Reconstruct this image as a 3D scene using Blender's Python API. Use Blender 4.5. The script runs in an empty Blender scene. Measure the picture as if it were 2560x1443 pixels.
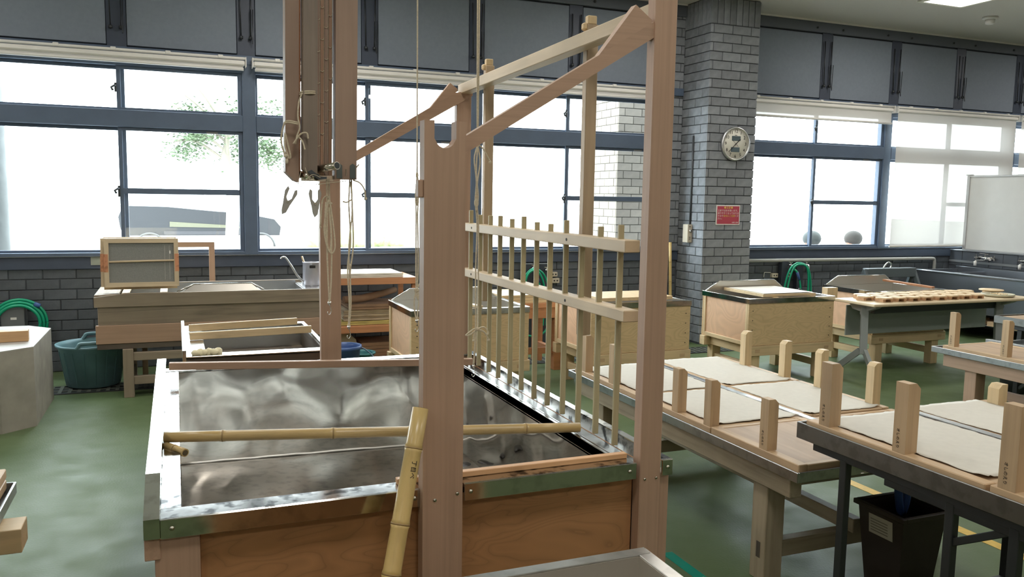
import bpy, bmesh, math, random
from mathutils import Vector, Matrix
rnd = random.Random(7)
S = bpy.context.scene
COL = S.collection

# ------------------------------------------------------------------ camera, sky, exposure
def setup():
    cd = bpy.data.cameras.new('camera'); cam = bpy.data.objects.new('camera', cd); COL.objects.link(cam)
    cd.sensor_width = 36.0; cd.lens = 36.0 * 2075.386 / 2560.0; cd.clip_end = 400; cd.clip_start = 0.02
    base = Matrix(((1, 0, 0), (0, 0, -1), (0, 1, 0)))
    rz = Matrix.Rotation(math.radians(-22.0857), 3, 'Z')
    rx = Matrix.Rotation(math.radians(-6.2812), 3, 'X')
    rr = Matrix.Rotation(math.radians(0.94821), 3, 'Z')
    m = (rz @ base @ rx @ rr).to_4x4(); m.translation = Vector((0, 0, 1.62))
    cam.matrix_world = m
    S.camera = cam
    w = bpy.data.worlds.new('overcast_sky'); S.world = w; w.use_nodes = True
    nt = w.node_tree; bg = nt.nodes['Background']
    bg.inputs[0].default_value = (0.84, 0.93, 1.0, 1); bg.inputs[1].default_value = SKY
    S.view_settings.view_transform = 'Standard'; S.view_settings.look = 'None'
    S.view_settings.exposure = EXPO; S.view_settings.gamma = 1.0
    S.view_settings.use_curve_mapping = False
    try:
        S.cycles.use_denoising = True
        S.cycles.max_bounces = 14; S.cycles.diffuse_bounces = 5; S.cycles.glossy_bounces = 10
        S.cycles.transparent_max_bounces = 12; S.cycles.sample_clamp_indirect = 8.0
    except Exception: pass
SKY = 16.0; EXPO = 0.0; LAMP = 30.0
setup()

def ceiling_lamp(x, y):
    l = bpy.data.lights.new('ceiling_lamp', 'AREA'); l.shape = 'SQUARE'; l.size = 0.62
    l.energy = LAMP; l.color = (1.0, 0.96, 0.90)
    o = bpy.data.objects.new('ceiling_lamp', l); o.location = (x, y, 3.80); COL.objects.link(o)
for _x in (-2.9, 0.6, 4.1): 
    for _y in (-2.2, 0.9, 4.0):
        ceiling_lamp(_x, _y)
for _y in (0.9, 3.9): ceiling_lamp(7.8, _y)
ceiling_lamp(11.4, 3.9)
for _x in (-2.3, 1.1, 4.5, 11.3): ceiling_lamp(_x, 6.7)

# ------------------------------------------------------------------ materials
MATS = {}
def nodes(name):
    m = bpy.data.materials.new(name); m.use_nodes = True
    nt = m.node_tree; return m, nt, nt.nodes['Principled BSDF']
def C4(c, k=1.0): return (c[0]*k, c[1]*k, c[2]*k, 1)
def N(nt, t, **kw):
    n = nt.nodes.new(t)
    for k, v in kw.items():
        if k.startswith('i_'): n.inputs[k[2:].replace('_', ' ')].default_value = v
        else: setattr(n, k, v)
    return n
def ramp(nt, stops):
    r = nt.nodes.new('ShaderNodeValToRGB'); e = r.color_ramp.elements
    while len(e) < len(stops): e.new(0.5)
    for i, (p, c) in enumerate(stops): e[i].position = p; e[i].color = c
    return r
def plain(name, c, rough=.6, metal=0.0, var=0.0, scale=8.0, bump=0.0, spec=.5, rnd_obj=0.0):
    if name in MATS: return MATS[name]
    m, nt, b = nodes(name); L = nt.links
    b.inputs['Roughness'].default_value = rough; b.inputs['Metallic'].default_value = metal
    b.inputs['Base Color'].default_value = C4(c)
    if 'Specular IOR Level' in b.inputs: b.inputs['Specular IOR Level'].default_value = spec
    if var or bump:
        tc = N(nt, 'ShaderNodeTexCoord'); no = N(nt, 'ShaderNodeTexNoise', i_Scale=scale, i_Detail=5.0)
        L.new(tc.outputs['Object'], no.inputs['Vector'])
        if var:
            r = ramp(nt, [(0.3, C4(c, 1-var)), (0.7, C4(c, 1+var))]); L.new(no.outputs['Fac'], r.inputs['Fac'])
            out = r.outputs['Color']
            if rnd_obj:
                oi = N(nt, 'ShaderNodeObjectInfo'); mr = N(nt, 'ShaderNodeMapRange', i_To_Min=1-rnd_obj, i_To_Max=1+rnd_obj)
                L.new(oi.outputs['Random'], mr.inputs['Value'])
                mx = N(nt, 'ShaderNodeMix', data_type='RGBA', blend_type='MULTIPLY'); mx.inputs[0].default_value = 1
                L.new(out, mx.inputs[6]); L.new(mr.outputs[0], mx.inputs[7]); out = mx.outputs[2]
            L.new(out, b.inputs['Base Color'])
        if bump:
            bu = N(nt, 'ShaderNodeBump', i_Strength=bump, i_Distance=.01); L.new(no.outputs['Fac'], bu.inputs['Height'])
            L.new(bu.outputs['Normal'], b.inputs['Normal'])
    MATS[name] = m; return m
def wood(name, c, axis='z', dark=.72, light=1.12, rough=.55, across=26.0, along=1.3, dist=.7, blotch=.10):
    key = name + '_' + axis
    if key in MATS: return MATS[key]
    m, nt, b = nodes(key); L = nt.links
    tc = N(nt, 'ShaderNodeTexCoord'); mp = N(nt, 'ShaderNodeMapping')
    sc = [across]*3; sc['xyz'.index(axis)] = along; mp.inputs['Scale'].default_value = sc
    oi = N(nt, 'ShaderNodeObjectInfo'); ad = N(nt, 'ShaderNodeVectorMath', operation='ADD'); sl = N(nt, 'ShaderNodeVectorMath', operation='SCALE')
    co = N(nt, 'ShaderNodeCombineXYZ')
    for k in range(3): L.new(oi.outputs['Random'], co.inputs[k])
    L.new(co.outputs[0], sl.inputs[0]); sl.inputs['Scale'].default_value = 11.0
    L.new(tc.outputs['Object'], ad.inputs[0]); L.new(sl.outputs[0], ad.inputs[1])
    L.new(ad.outputs[0], mp.inputs['Vector'])
    no = N(nt, 'ShaderNodeTexNoise', i_Scale=1.0, i_Detail=5.0, i_Roughness=.6, i_Distortion=dist)
    L.new(mp.outputs[0], no.inputs['Vector'])
    r = ramp(nt, [(0.25, C4(c, dark)), (0.5, C4(c)), (0.75, C4(c, light))]); L.new(no.outputs['Fac'], r.inputs['Fac'])
    n2 = N(nt, 'ShaderNodeTexNoise', i_Scale=3.0, i_Detail=3.0); L.new(ad.outputs[0], n2.inputs['Vector'])
    r2 = ramp(nt, [(0.3, (1-blotch,)*3+(1,)), (0.7, (1+blotch,)*3+(1,))]); L.new(n2.outputs['Fac'], r2.inputs['Fac'])
    mx = N(nt, 'ShaderNodeMix', data_type='RGBA', blend_type='MULTIPLY'); mx.inputs[0].default_value = 1
    L.new(r.outputs[0], mx.inputs[6]); L.new(r2.outputs[0], mx.inputs[7]); L.new(mx.outputs[2], b.inputs['Base Color'])
    b.inputs['Roughness'].default_value = rough
    bu = N(nt, 'ShaderNodeBump', i_Strength=.12, i_Distance=.004); L.new(no.outputs['Fac'], bu.inputs['Height']); L.new(bu.outputs['Normal'], b.inputs['Normal'])
    MATS[key] = m; return m
def plywood(name, c, dark=.70, rough=.5, s=(2.2, 2.2, 7.0)):
    if name in MATS: return MATS[name]
    m, nt, b = nodes(name); L = nt.links
    tc = N(nt, 'ShaderNodeTexCoord'); mp = N(nt, 'ShaderNodeMapping'); mp.inputs['Scale'].default_value = s
    L.new(tc.outputs['Object'], mp.inputs['Vector'])
    no = N(nt, 'ShaderNodeTexNoise', i_Scale=1.0, i_Detail=2.0, i_Distortion=.5); L.new(mp.outputs[0], no.inputs['Vector'])
    ml = N(nt, 'ShaderNodeMath', operation='MULTIPLY'); ml.inputs[1].default_value = 16.0; L.new(no.outputs['Fac'], ml.inputs[0])
    fr = N(nt, 'ShaderNodeMath', operation='FRACT'); L.new(ml.outputs[0], fr.inputs[0])
    r = ramp(nt, [(0.0, C4(c, dark)), (0.12, C4(c, .95)), (0.6, C4(c, 1.04)), (1.0, C4(c, .9))]); L.new(fr.outputs[0], r.inputs['Fac'])
    L.new(r.outputs[0], b.inputs['Base Color']); b.inputs['Roughness'].default_value = rough
    MATS[name] = m; return m
def steel(name, c=(.62, .61, .59), rough=.22, wav=.0, wscale=4.0, dirt=.0, metal=1.0):
    if name in MATS: return MATS[name]
    m, nt, b = nodes(name); L = nt.links
    b.inputs['Metallic'].default_value = metal
    tc = N(nt, 'ShaderNodeTexCoord')
    no = N(nt, 'ShaderNodeTexNoise', i_Scale=22.0, i_Detail=6.0); L.new(tc.outputs['Object'], no.inputs['Vector'])
    r = ramp(nt, [(0.36, C4(c, 1-dirt)), (0.5, C4(c))]); L.new(no.outputs['Fac'], r.inputs['Fac']); L.new(r.outputs[0], b.inputs['Base Color'])
    mr = N(nt, 'ShaderNodeMapRange', i_To_Min=rough+.10*(dirt > .3), i_To_Max=rough); L.new(no.outputs['Fac'], mr.inputs['Value']); L.new(mr.outputs[0], b.inputs['Roughness'])
    if wav:
        n2 = N(nt, 'ShaderNodeTexNoise', i_Scale=wscale, i_Detail=.5, i_Distortion=.2); L.new(tc.outputs['Object'], n2.inputs['Vector'])
        bu = N(nt, 'ShaderNodeBump', i_Strength=wav, i_Distance=.05); L.new(n2.outputs['Fac'], bu.inputs['Height']); L.new(bu.outputs['Normal'], b.inputs['Normal'])
    MATS[name] = m; return m
def emit(name, c, s):
    if name in MATS: return MATS[name]
    m, nt, b = nodes(name); b.inputs['Emission Color'].default_value = C4(c); b.inputs['Emission Strength'].default_value = s
    MATS[name] = m; return m
def glass():
    m, nt, b = nodes('window_glass'); nt.nodes.remove(b); out = nt.nodes['Material Output']
    t = N(nt, 'ShaderNodeBsdfTransparent'); g = N(nt, 'ShaderNodeBsdfGlossy', i_Roughness=0.02); mx = N(nt, 'ShaderNodeMixShader'); mx.inputs[0].default_value = .06
    t.inputs[0].default_value = (.97, .99, .98, 1)
    nt.links.new(t.outputs[0], mx.inputs[1]); nt.links.new(g.outputs[0], mx.inputs[2]); nt.links.new(mx.outputs[0], out.inputs[0])
    return m
def shade_cloth():
    m, nt, b = nodes('roller_shade_cloth'); nt.nodes.remove(b); out = nt.nodes['Material Output']
    t = N(nt, 'ShaderNodeBsdfTranslucent'); d = N(nt, 'ShaderNodeBsdfDiffuse'); mx = N(nt, 'ShaderNodeMixShader'); mx.inputs[0].default_value = .25
    t.inputs[0].default_value = (.27, .26, .245, 1); d.inputs[0].default_value = (.70, .68, .64, 1)
    tr = N(nt, 'ShaderNodeBsdfTransparent'); tr.inputs[0].default_value = (1, .97, .92, 1); m2 = N(nt, 'ShaderNodeMixShader'); m2.inputs[0].default_value = .05
    nt.links.new(d.outputs[0], mx.inputs[1]); nt.links.new(t.outputs[0], mx.inputs[2]); nt.links.new(mx.outputs[0], m2.inputs[1]); nt.links.new(tr.outputs[0], m2.inputs[2]); nt.links.new(m2.outputs[0], out.inputs[0])
    return m
GLASS = glass(); SHADE = shade_cloth()
def floor_mat():
    m, nt, b = nodes('green_floor_coating'); L = nt.links
    tc = N(nt, 'ShaderNodeTexCoord')
    n1 = N(nt, 'ShaderNodeTexNoise', i_Scale=.8, i_Detail=4.0); L.new(tc.outputs['Object'], n1.inputs['Vector'])
    r = ramp(nt, [(0.3, (.085, .125, .052, 1)), (0.7, (.115, .155, .075, 1))]); L.new(n1.outputs['Fac'], r.inputs['Fac']); L.new(r.outputs[0], b.inputs['Base Color'])
    n2 = N(nt, 'ShaderNodeTexNoise', i_Scale=5.0, i_Detail=6.0); L.new(tc.outputs['Object'], n2.inputs['Vector'])
    mr = N(nt, 'ShaderNodeMapRange', i_To_Min=.30, i_To_Max=.72); L.new(n2.outputs['Fac'], mr.inputs['Value']); L.new(mr.outputs[0], b.inputs['Roughness'])
    b.inputs['Specular IOR Level'].default_value = .20
    n3 = N(nt, 'ShaderNodeTexNoise', i_Scale=90.0, i_Detail=2.0); L.new(tc.outputs['Object'], n3.inputs['Vector'])
    bu = N(nt, 'ShaderNodeBump', i_Strength=.25, i_Distance=.004); L.new(n3.outputs['Fac'], bu.inputs['Height']); L.new(bu.outputs['Normal'], b.inputs['Normal'])
    return m
FLOOR = floor_mat()
CEDAR = lambda a='z': wood('cedar', (.41, .265, .18), a, dark=.84, light=1.08, across=60, along=1.0, blotch=.06)
PINE = lambda a='z': wood('pale_pine', (.60, .45, .26), a, dark=.80)
HINOKI = lambda a='y': wood('hinoki', (.56, .44, .29), a, dark=.86, light=1.06)
OAKY = lambda a='y': wood('board_wood', (.50, .345, .20), a, dark=.78)
GREYW = lambda a='x': wood('weathered_wood', (.27, .215, .155), a, dark=.62, rough=.7)
DARKW = lambda a='x': wood('wet_dark_wood', (.11, .085, .065), a, dark=.5, rough=.6)
REDW = lambda a='x': wood('red_cedar', (.45, .20, .09), a, dark=.78)
TABLEW = lambda a='y': wood('bench_pine', (.36, .295, .205), a, dark=.66)
PLYO = plywood('orange_plywood', (.40, .20, .085), dark=.74)
PLYL = plywood('light_plywood', (.62, .45, .25), dark=.82, s=(2.5, 2.5, 6.0))
PLYP = plywood('pink_plywood', (.66, .42, .26), dark=.93, s=(1.5, 1.5, 2.0))
PLYB = wood('board_plywood', (.40, .27, .165), 'y', dark=.75, across=14, rough=.55)
STEEL = steel('vat_rim_steel', rough=.07, dirt=.95, wav=.015, wscale=5); FASCIA = steel('fascia_steel', c=(.55, .54, .50), rough=.10, dirt=.2, wav=.06, wscale=3)
LINER = steel('vat_liner_steel', c=(.55, .525, .49), rough=.06, wav=.45, wscale=3.4, dirt=.06)
STEELB = steel('sink_steel', c=(.46, .48, .52), rough=.3, wav=.08, wscale=3)
TRAY = steel('tray_zinc', c=(.40, .42, .43), rough=.34, dirt=.2)
CHROME = steel('chrome', c=(.75, .74, .72), rough=.12)
FRAMEM = plain('window_frame_flare_grey', (.085, .118, .175), rough=.45, var=.06)  # frame colour raised and blued to carry the window flare veil
PANELM = plain('blackout_panel_flare_grey', (.19, .22, .265), rough=.8, var=.04, scale=30)  # panel grey lifted; flare haze is part of this colour
BRICK = plain('grey_brick', (.20, .213, .23), rough=.75, var=.16, scale=14, bump=.4, rnd_obj=.16)  # grey brick, albedo also raised for the flare veil
BRICKL = plain('outer_brick', (.22, .19, .155), rough=.8, var=.12, scale=14, bump=.3, rnd_obj=.15)
BRICKD = plain('dark_wall_brick', (.085, .095, .108), rough=.7, var=.14, scale=14, bump=.4, rnd_obj=.12)
MORTAR = plain('dark_mortar', (.075, .083, .092), rough=.9, var=.1, scale=20)
APRON = plain('sill_apron_navy', (.05, .065, .098), rough=.55, var=.08)
WHITEP = plain('white_paint', (.72, .70, .66), rough=.5, var=.03)
CEILM = plain('ceiling_board', (.62, .59, .53), rough=.9, var=.03, scale=60)
WALLW = plain('pale_wall', (.42, .39, .35), rough=.85, var=.03)
ROPE = plain('cotton_rope', (.62, .54, .40), rough=.9, var=.15, scale=160)
PAPER = plain('washi_paper', (.63, .60, .53), rough=.85, var=.03, scale=30)
CONC = plain('concrete', (.30, .275, .235), rough=.75, var=.22, scale=5, bump=.2)
BLACKM = plain('black_steel', (.018, .021, .022), rough=.45)
GREENH = plain('green_hose', (.0, .30, .155), rough=.32)
TUBM = plain('teal_plastic', (.125, .235, .26), rough=.42, var=.06)
BLUEP = plain('blue_plastic', (.05, .11, .30), rough=.35)
GREYM = plain('grey_table_steel', (.25, .275, .27), rough=.45)
INK = plain('black_ink', (.015, .012, .012), rough=.7)
BAMBOO = wood('bamboo_skin', (.58, .42, .17), 'z', dark=.9, light=1.06, rough=.3, across=40, along=.6)
BAMBOOX = wood('bamboo_skin', (.52, .37, .16), 'x', dark=.85, light=1.06, rough=.3, across=40, along=.6)
BROWNCL = plain('brown_cloth', (.27, .165, .10), rough=.95, var=.1)
BEIGECL = plain('beige_felt', (.42, .34, .23), rough=.95, var=.15)
YELCL = plain('yellow_felt', (.48, .40, .14), rough=.95, var=.15)
COPPER = steel('copper_strip', c=(.62, .30, .17), rough=.35, dirt=.3)

# ------------------------------------------------------------------ mesh helpers
class MB:
    def __init__(s): s.v = []; s.f = []; s.sm = []
    def add(s, vs, fs, smooth=False):
        o = len(s.v); s.v += [Vector(p) for p in vs]
        for f in fs: s.f.append([i+o for i in f]); s.sm.append(smooth)
        return s
    def box(s, x0, x1, y0, y1, z0, z1, c=.002):
        if x0 > x1: x0, x1 = x1, x0
        if y0 > y1: y0, y1 = y1, y0
        if z0 > z1: z0, z1 = z1, z0
        c = min(c, (x1-x0)*.3, (y1-y0)*.3, (z1-z0)*.3)
        return s._cbox(Vector(((x0+x1)/2, (y0+y1)/2, (z0+z1)/2)), ((x1-x0)/2, (y1-y0)/2, (z1-z0)/2), (Vector((1,0,0)), Vector((0,1,0)), Vector((0,0,1))), c)
    def _cbox(s, ce, h, ax, c):
        idx = {}; vs = []
        for sx in (-1, 1):
            for sy in (-1, 1):
                for sz in (-1, 1):
                    for a in range(3):
                        d = [h[0]-c, h[1]-c, h[2]-c]; d[a] = h[a]
                        idx[(sx, sy, sz, a)] = len(vs)
                        vs.append(ce + ax[0]*sx*d[0] + ax[1]*sy*d[1] + ax[2]*sz*d[2])
        fs = []
        I = lambda sg, a: idx[(sg[0], sg[1], sg[2], a)]
        for a in range(3):
            b, d = (a+1) % 3, (a+2) % 3
            for sa in (-1, 1):
                q = []
                for sb, sd in ((-1,-1), (1,-1), (1,1), (-1,1)):
                    g = [0,0,0]; g[a] = sa; g[b] = sb; g[d] = sd; q.append(I(g, a))
                fs.append(q if sa > 0 else q[::-1])
            for sb in (-1, 1):
                for sd in (-1, 1):
                    g0 = [0,0,0]; g1 = [0,0,0]; g0[a] = -1; g1[a] = 1
                    g0[b] = g1[b] = sb; g0[d] = g1[d] = sd
                    q = [I(g0, b), I(g1, b), I(g1, d), I(g0, d)]
                    fs.append(q if sb*sd < 0 else q[::-1])
        for sx in (-1, 1):
            for sy in (-1, 1):
                for sz in (-1, 1):
                    q = [I((sx,sy,sz), 0), I((sx,sy,sz), 1), I((sx,sy,sz), 2)]
                    fs.append(q if sx*sy*sz > 0 else q[::-1])
        return s.add(vs, fs)
    def beam(s, p0, p1, w, h, up=(0, 0, 1), c=.002):
        p0, p1 = Vector(p0), Vector(p1); d = (p1-p0); L = d.length; d.normalize()
        up = Vector(up); x = d.cross(up)
        if x.length < 1e-4: x = d.cross(Vector((1, 0, 0)))
        x.normalize(); u = x.cross(d)
        return s._cbox((p0+p1)/2, (L/2, w/2, h/2), (d, -x, u), min(c, w*.3, h*.3))
    def prism(s, poly, vec, smooth=False):
        n = len(poly); p = [Vector(q) for q in poly]; vec = Vector(vec)
        nr = Vector((0,0,0))
        for i in range(n): nr += p[i].cross(p[(i+1) % n])
        if nr.dot(vec) > 0: p = p[::-1]
        vs = p + [q+vec for q in p]
        fs = [list(range(n)), list(range(2*n-1, n-1, -1))]
        for i in range(n):
            j = (i+1) % n; fs.append([j, i, i+n, j+n])
        return s.add(vs, fs, False)
    def tube(s, pts, r, n=8, cap=True, closed=False):
        P = [Vector(p) for p in pts]; m = len(P); R = r if isinstance(r, (list, tuple)) else [r]*m
        vs = []; prev = None
        for i in range(m):
            a = P[(i-1) % m] if (closed or i > 0) else P[i]; b = P[(i+1) % m] if (closed or i < m-1) else P[i]
            t = (b-a)
            if t.length < 1e-9: t = Vector((0, 0, 1))
            t.normalize()
            if prev is None:
                u = t.cross(Vector((0, 0, 1)))
                if u.length < .1: u = t.cross(Vector((1, 0, 0)))
            else: u = prev - t*prev.dot(t)
            u.normalize(); prev = u; w = t.cross(u)
            for k in range(n):
                an = 2*math.pi*k/n; vs.append(P[i] + (u*math.cos(an) + w*math.sin(an))*R[i])
        fs = []
        for i in range(m if closed else m-1):
            j = (i+1) % m
            for k in range(n):
                l = (k+1) % n; fs.append([i*n+k, i*n+l, j*n+l, j*n+k])
        s.add(vs, fs, True)
        if cap and not closed:
            o = len(s.v)-m*n
            s.f.append([o+k for k in range(n)][::-1]); s.sm.append(False)
            s.f.append([o+(m-1)*n+k for k in range(n)]); s.sm.append(False)
        return s
    def lathe(s, prof, ce=(0, 0, 0), n=24, smooth=True, axis='z', sx=1.0, sy=1.0):
        vs = []; fs = []; ce = Vector(ce)
        for r, z in prof:
            for k in range(n):
                a = 2*math.pi*k/n; p = (r*math.cos(a)*sx, r*math.sin(a)*sy, z)
                if axis == 'y': p = (p[0], -p[2], p[1])
                if axis == 'x': p = (p[2], p[0], p[1])
                vs.append(ce+Vector(p))
        for i in range(len(prof)-1):
            for k in range(n):
                l = (k+1) % n; fs.append([i*n+k, i*n+l, (i+1)*n+l, (i+1)*n+k])
        s.add(vs, fs, smooth)
        o = len(s.v)-len(vs)
        if prof[0][0] > 1e-6: s.f.append([o+k for k in range(n)][::-1]); s.sm.append(False)
        if prof[-1][0] > 1e-6: s.f.append([o+(len(prof)-1)*n+k for k in range(n)]); s.sm.append(False)
        return s
    def blob(s, ce, r, n=12, m=8, jit=0.0):
        ce = Vector(ce); vs = [ce+Vector((0, 0, -r[2]))]
        for i in range(1, m):
            t = math.pi*i/m - math.pi/2
            for k in range(n):
                a = 2*math.pi*k/n; j = 1+rnd.uniform(-jit, jit)
                vs.append(ce + Vector((r[0]*math.cos(t)*math.cos(a)*j, r[1]*math.cos(t)*math.sin(a)*j, r[2]*math.sin(t)*j)))
        vs.append(ce+Vector((0, 0, r[2]))); fs = []
        for k in range(n):
            l = (k+1) % n; fs.append([0, 1+l, 1+k]); e = len(vs)-1; o = 1+(m-2)*n; fs.append([e, o+k, o+l])
            for i in range(m-2): fs.append([1+i*n+k, 1+i*n+l, 1+(i+1)*n+l, 1+(i+1)*n+k])
        return s.add(vs, fs, True)
    def grid(s, x0, x1, y0, y1, zf, nx, ny, edge=0.0, smooth=True):
        vs = []
        for j in range(ny+1):
            for i in range(nx+1):
                x = x0+(x1-x0)*i/nx; y = y0+(y1-y0)*j/ny
                if i in (0, nx): x += rnd.uniform(-edge, edge)
                if j in (0, ny): y += rnd.uniform(-edge, edge)
                vs.append((x, y, zf(x, y)))
        fs = [[j*(nx+1)+i, j*(nx+1)+i+1, (j+1)*(nx+1)+i+1, (j+1)*(nx+1)+i] for j in range(ny) for i in range(nx)]
        return s.add(vs, fs, smooth)
    def recenter(s, off):
        off = Vector(off)
        for p in s.v: p -= off
OFF = {}
def mesh_of(name, mb, mat):
    me = bpy.data.meshes.new(name); me.from_pydata([tuple(p) for p in mb.v], [], mb.f)
    if mat: me.materials.append(mat)
    bm = bmesh.new(); bm.from_mesh(me); bmesh.ops.recalc_face_normals(bm, faces=bm.faces); bm.to_mesh(me); bm.free()
    me.polygons.foreach_set('use_smooth', mb.sm); me.update(); return me
def tags(o, label=None, cat=None, group=None, kind=None):
    if label: o['label'] = label
    if cat: o['category'] = cat
    if group: o['group'] = group
    if kind: o['kind'] = kind
def mk(name, mb, mat, parent=None, label=None, cat=None, group=None, kind=None, off=None):
    if parent is not None: of = OFF[parent.name]
    elif off is not None: of = Vector(off)
    else:
        xs = [p.x for p in mb.v]; ys = [p.y for p in mb.v]; zs = [p.z for p in mb.v]
        of = Vector(((min(xs)+max(xs))/2, (min(ys)+max(ys))/2, min(zs)))
    mb.recenter(of)
    o = bpy.data.objects.new(name, mesh_of(name, mb, mat)); COL.objects.link(o)
    if parent is not None: o.parent = parent
    else: o.location = of
    OFF[o.name] = of.copy(); tags(o, label, cat, group, kind); return o
def T(name, label, cat, loc, group=None, kind=None):
    o = bpy.data.objects.new(name, None); o.empty_display_size = .1; COL.objects.link(o); o.location = loc
    OFF[o.name] = Vector(loc); tags(o, label, cat, group, kind); return o
def bx(*a, **k): return MB().box(*a, **k)
def dup(root, loc, label=None, group=None, rotz=None):
    r = root.copy(); COL.objects.link(r); r.location = loc
    if rotz is not None: r.rotation_euler = (0, 0, rotz)
    if label: r['label'] = label
    if group: r['group'] = group
    OFF[r.name] = Vector(loc)
    for ch in list(root.children):
        c = ch.copy(); COL.objects.link(c); c.parent = r; OFF[c.name] = Vector(loc)
        for g in list(ch.children):
            d = g.copy(); COL.objects.link(d); d.parent = c; OFF[d.name] = Vector(loc)
    return r
def text(name, body, size, mat, parent, loc, rot, ext=.0006, align='CENTER', sx=1.0):
    cu = bpy.data.curves.new(name, 'FONT'); cu.body = body; cu.size = size; cu.extrude = ext; cu.align_x = align; cu.align_y = 'CENTER'; cu.resolution_u = 2
    o = bpy.data.objects.new(name, cu); COL.objects.link(o)
    dg = bpy.context.evaluated_depsgraph_get(); me = bpy.data.meshes.new_from_object(o.evaluated_get(dg))
    bpy.data.objects.remove(o); bpy.data.curves.remove(cu)
    me.materials.clear(); me.materials.append(mat)
    e = Matrix.LocRotScale(Vector(loc)-OFF[parent.name], None, None) @ rot.to_4x4() @ Matrix.Diagonal((sx, 1, 1, 1))
    me.transform(e)
    q = bpy.data.objects.new(name, me); COL.objects.link(q); q.parent = parent; OFF[q.name] = OFF[parent.name].copy(); return q
FACE_NY = Matrix(((1, 0, 0), (0, 0, -1), (0, 1, 0)))      # text reads towards -Y
FACE_NX = Matrix(((0, 0, -1), (-1, 0, 0), (0, 1, 0)))     # text reads towards -X
def arc(ce, r, a0, a1, n, ax=(1, 0, 0), ay=(0, 0, 1)):
    ce = Vector(ce); ax = Vector(ax); ay = Vector(ay); r2 = r if isinstance(r, tuple) else (r, r)
    return [ce + ax*r2[0]*math.cos(math.radians(a0+(a1-a0)*i/n)) + ay*r2[1]*math.sin(math.radians(a0+(a1-a0)*i/n)) for i in range(n+1)]
def spl(pts, n=6):
    P = [Vector(p) for p in pts]; out = []
    for i in range(len(P)-1):
        a = P[max(i-1, 0)]; b = P[i]; c = P[i+1]; d = P[min(i+2, len(P)-1)]
        for k in range(n):
            t = k/n; out.append(.5*((2*b) + (c-a)*t + (2*a-5*b+4*c-d)*t*t + (3*b-a-3*c+d)*t**3))
    return out + [P[-1]]
# ------------------------------------------------------------------ room shell
YW = 8.27
mk('floor', bx(-5, 14, -4, 8.34, -.12, 0, c=0), FLOOR, kind='structure', off=(0, 0, 0))
mk('ceiling', bx(-5, 14, -4, 8.36, 3.82, 3.95, c=0), CEILM, kind='structure', off=(0, 0, 3.82))
mk('wall_left', bx(-5.15, -5, -4, 8.36, 0, 3.82, c=0), WALLW, kind='structure')
mk('wall_right', bx(14, 14.15, -4, 8.36, 0, 3.82, c=0), WALLW, kind='structure')
mk('wall_front', bx(-5, 14, -4.15, -4, 0, 3.82, c=0), WALLW, kind='structure')
mk('ground', bx(-60, 80, 8.62, 120, -.35, -.25, c=0), plain('pale_paving', (.42, .41, .39), rough=.9, var=.05, scale=.6), kind='structure', off=(0, 9, -.25))

BM = {}
def bricks(parent, mat, o, u, n, width, z0, z1, course=.0975, length=.245, joint=.009, proud=.010, shift=0.0, skip=None, soldier=False):
    o = Vector((o[0], o[1], 0)); u = Vector((u[0], u[1], 0)); n = Vector((n[0], n[1], 0)); off = OFF[parent.name]
    k = 0; z = z0; stuff = MB()
    while z < z1-.02:
        h = min(course, z1-z); a = -length*(.5 if k % 2 else 0) - shift
        while a < width-.01:
            s0 = max(a, 0); s1 = min(a+length, width)
            if s1-s0 > .03:
                w = round(s1-s0-joint, 3); hh = round(h-joint, 3); ce = o+u*((s0+s1)/2)+n*(proud/2-.012+rnd.uniform(-.0015, .0015)); ce.z = z+h/2
                if skip and skip(ce, k):
                    stuff._cbox(ce, (w/2, (proud+.024)/2, hh/2), (u, n, Vector((0, 0, 1))), .003)
                else:
                    key = (mat.name, w, hh, tuple(u), tuple(n))
                    if key not in BM:
                        b = MB(); b._cbox(Vector((0, 0, 0)), (w/2, (proud+.024)/2, hh/2), (u, n, Vector((0, 0, 1))), .003)
                        BM[key] = mesh_of('brick', b, mat)
                    q = bpy.data.objects.new('brick', BM[key]); COL.objects.link(q); q.parent = parent; q.location = ce-off; OFF[q.name] = off.copy()
            a += length
        z += h; k += 1
    if stuff.v: mk('brick_courses', stuff, mat, parent, kind='stuff')

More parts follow.
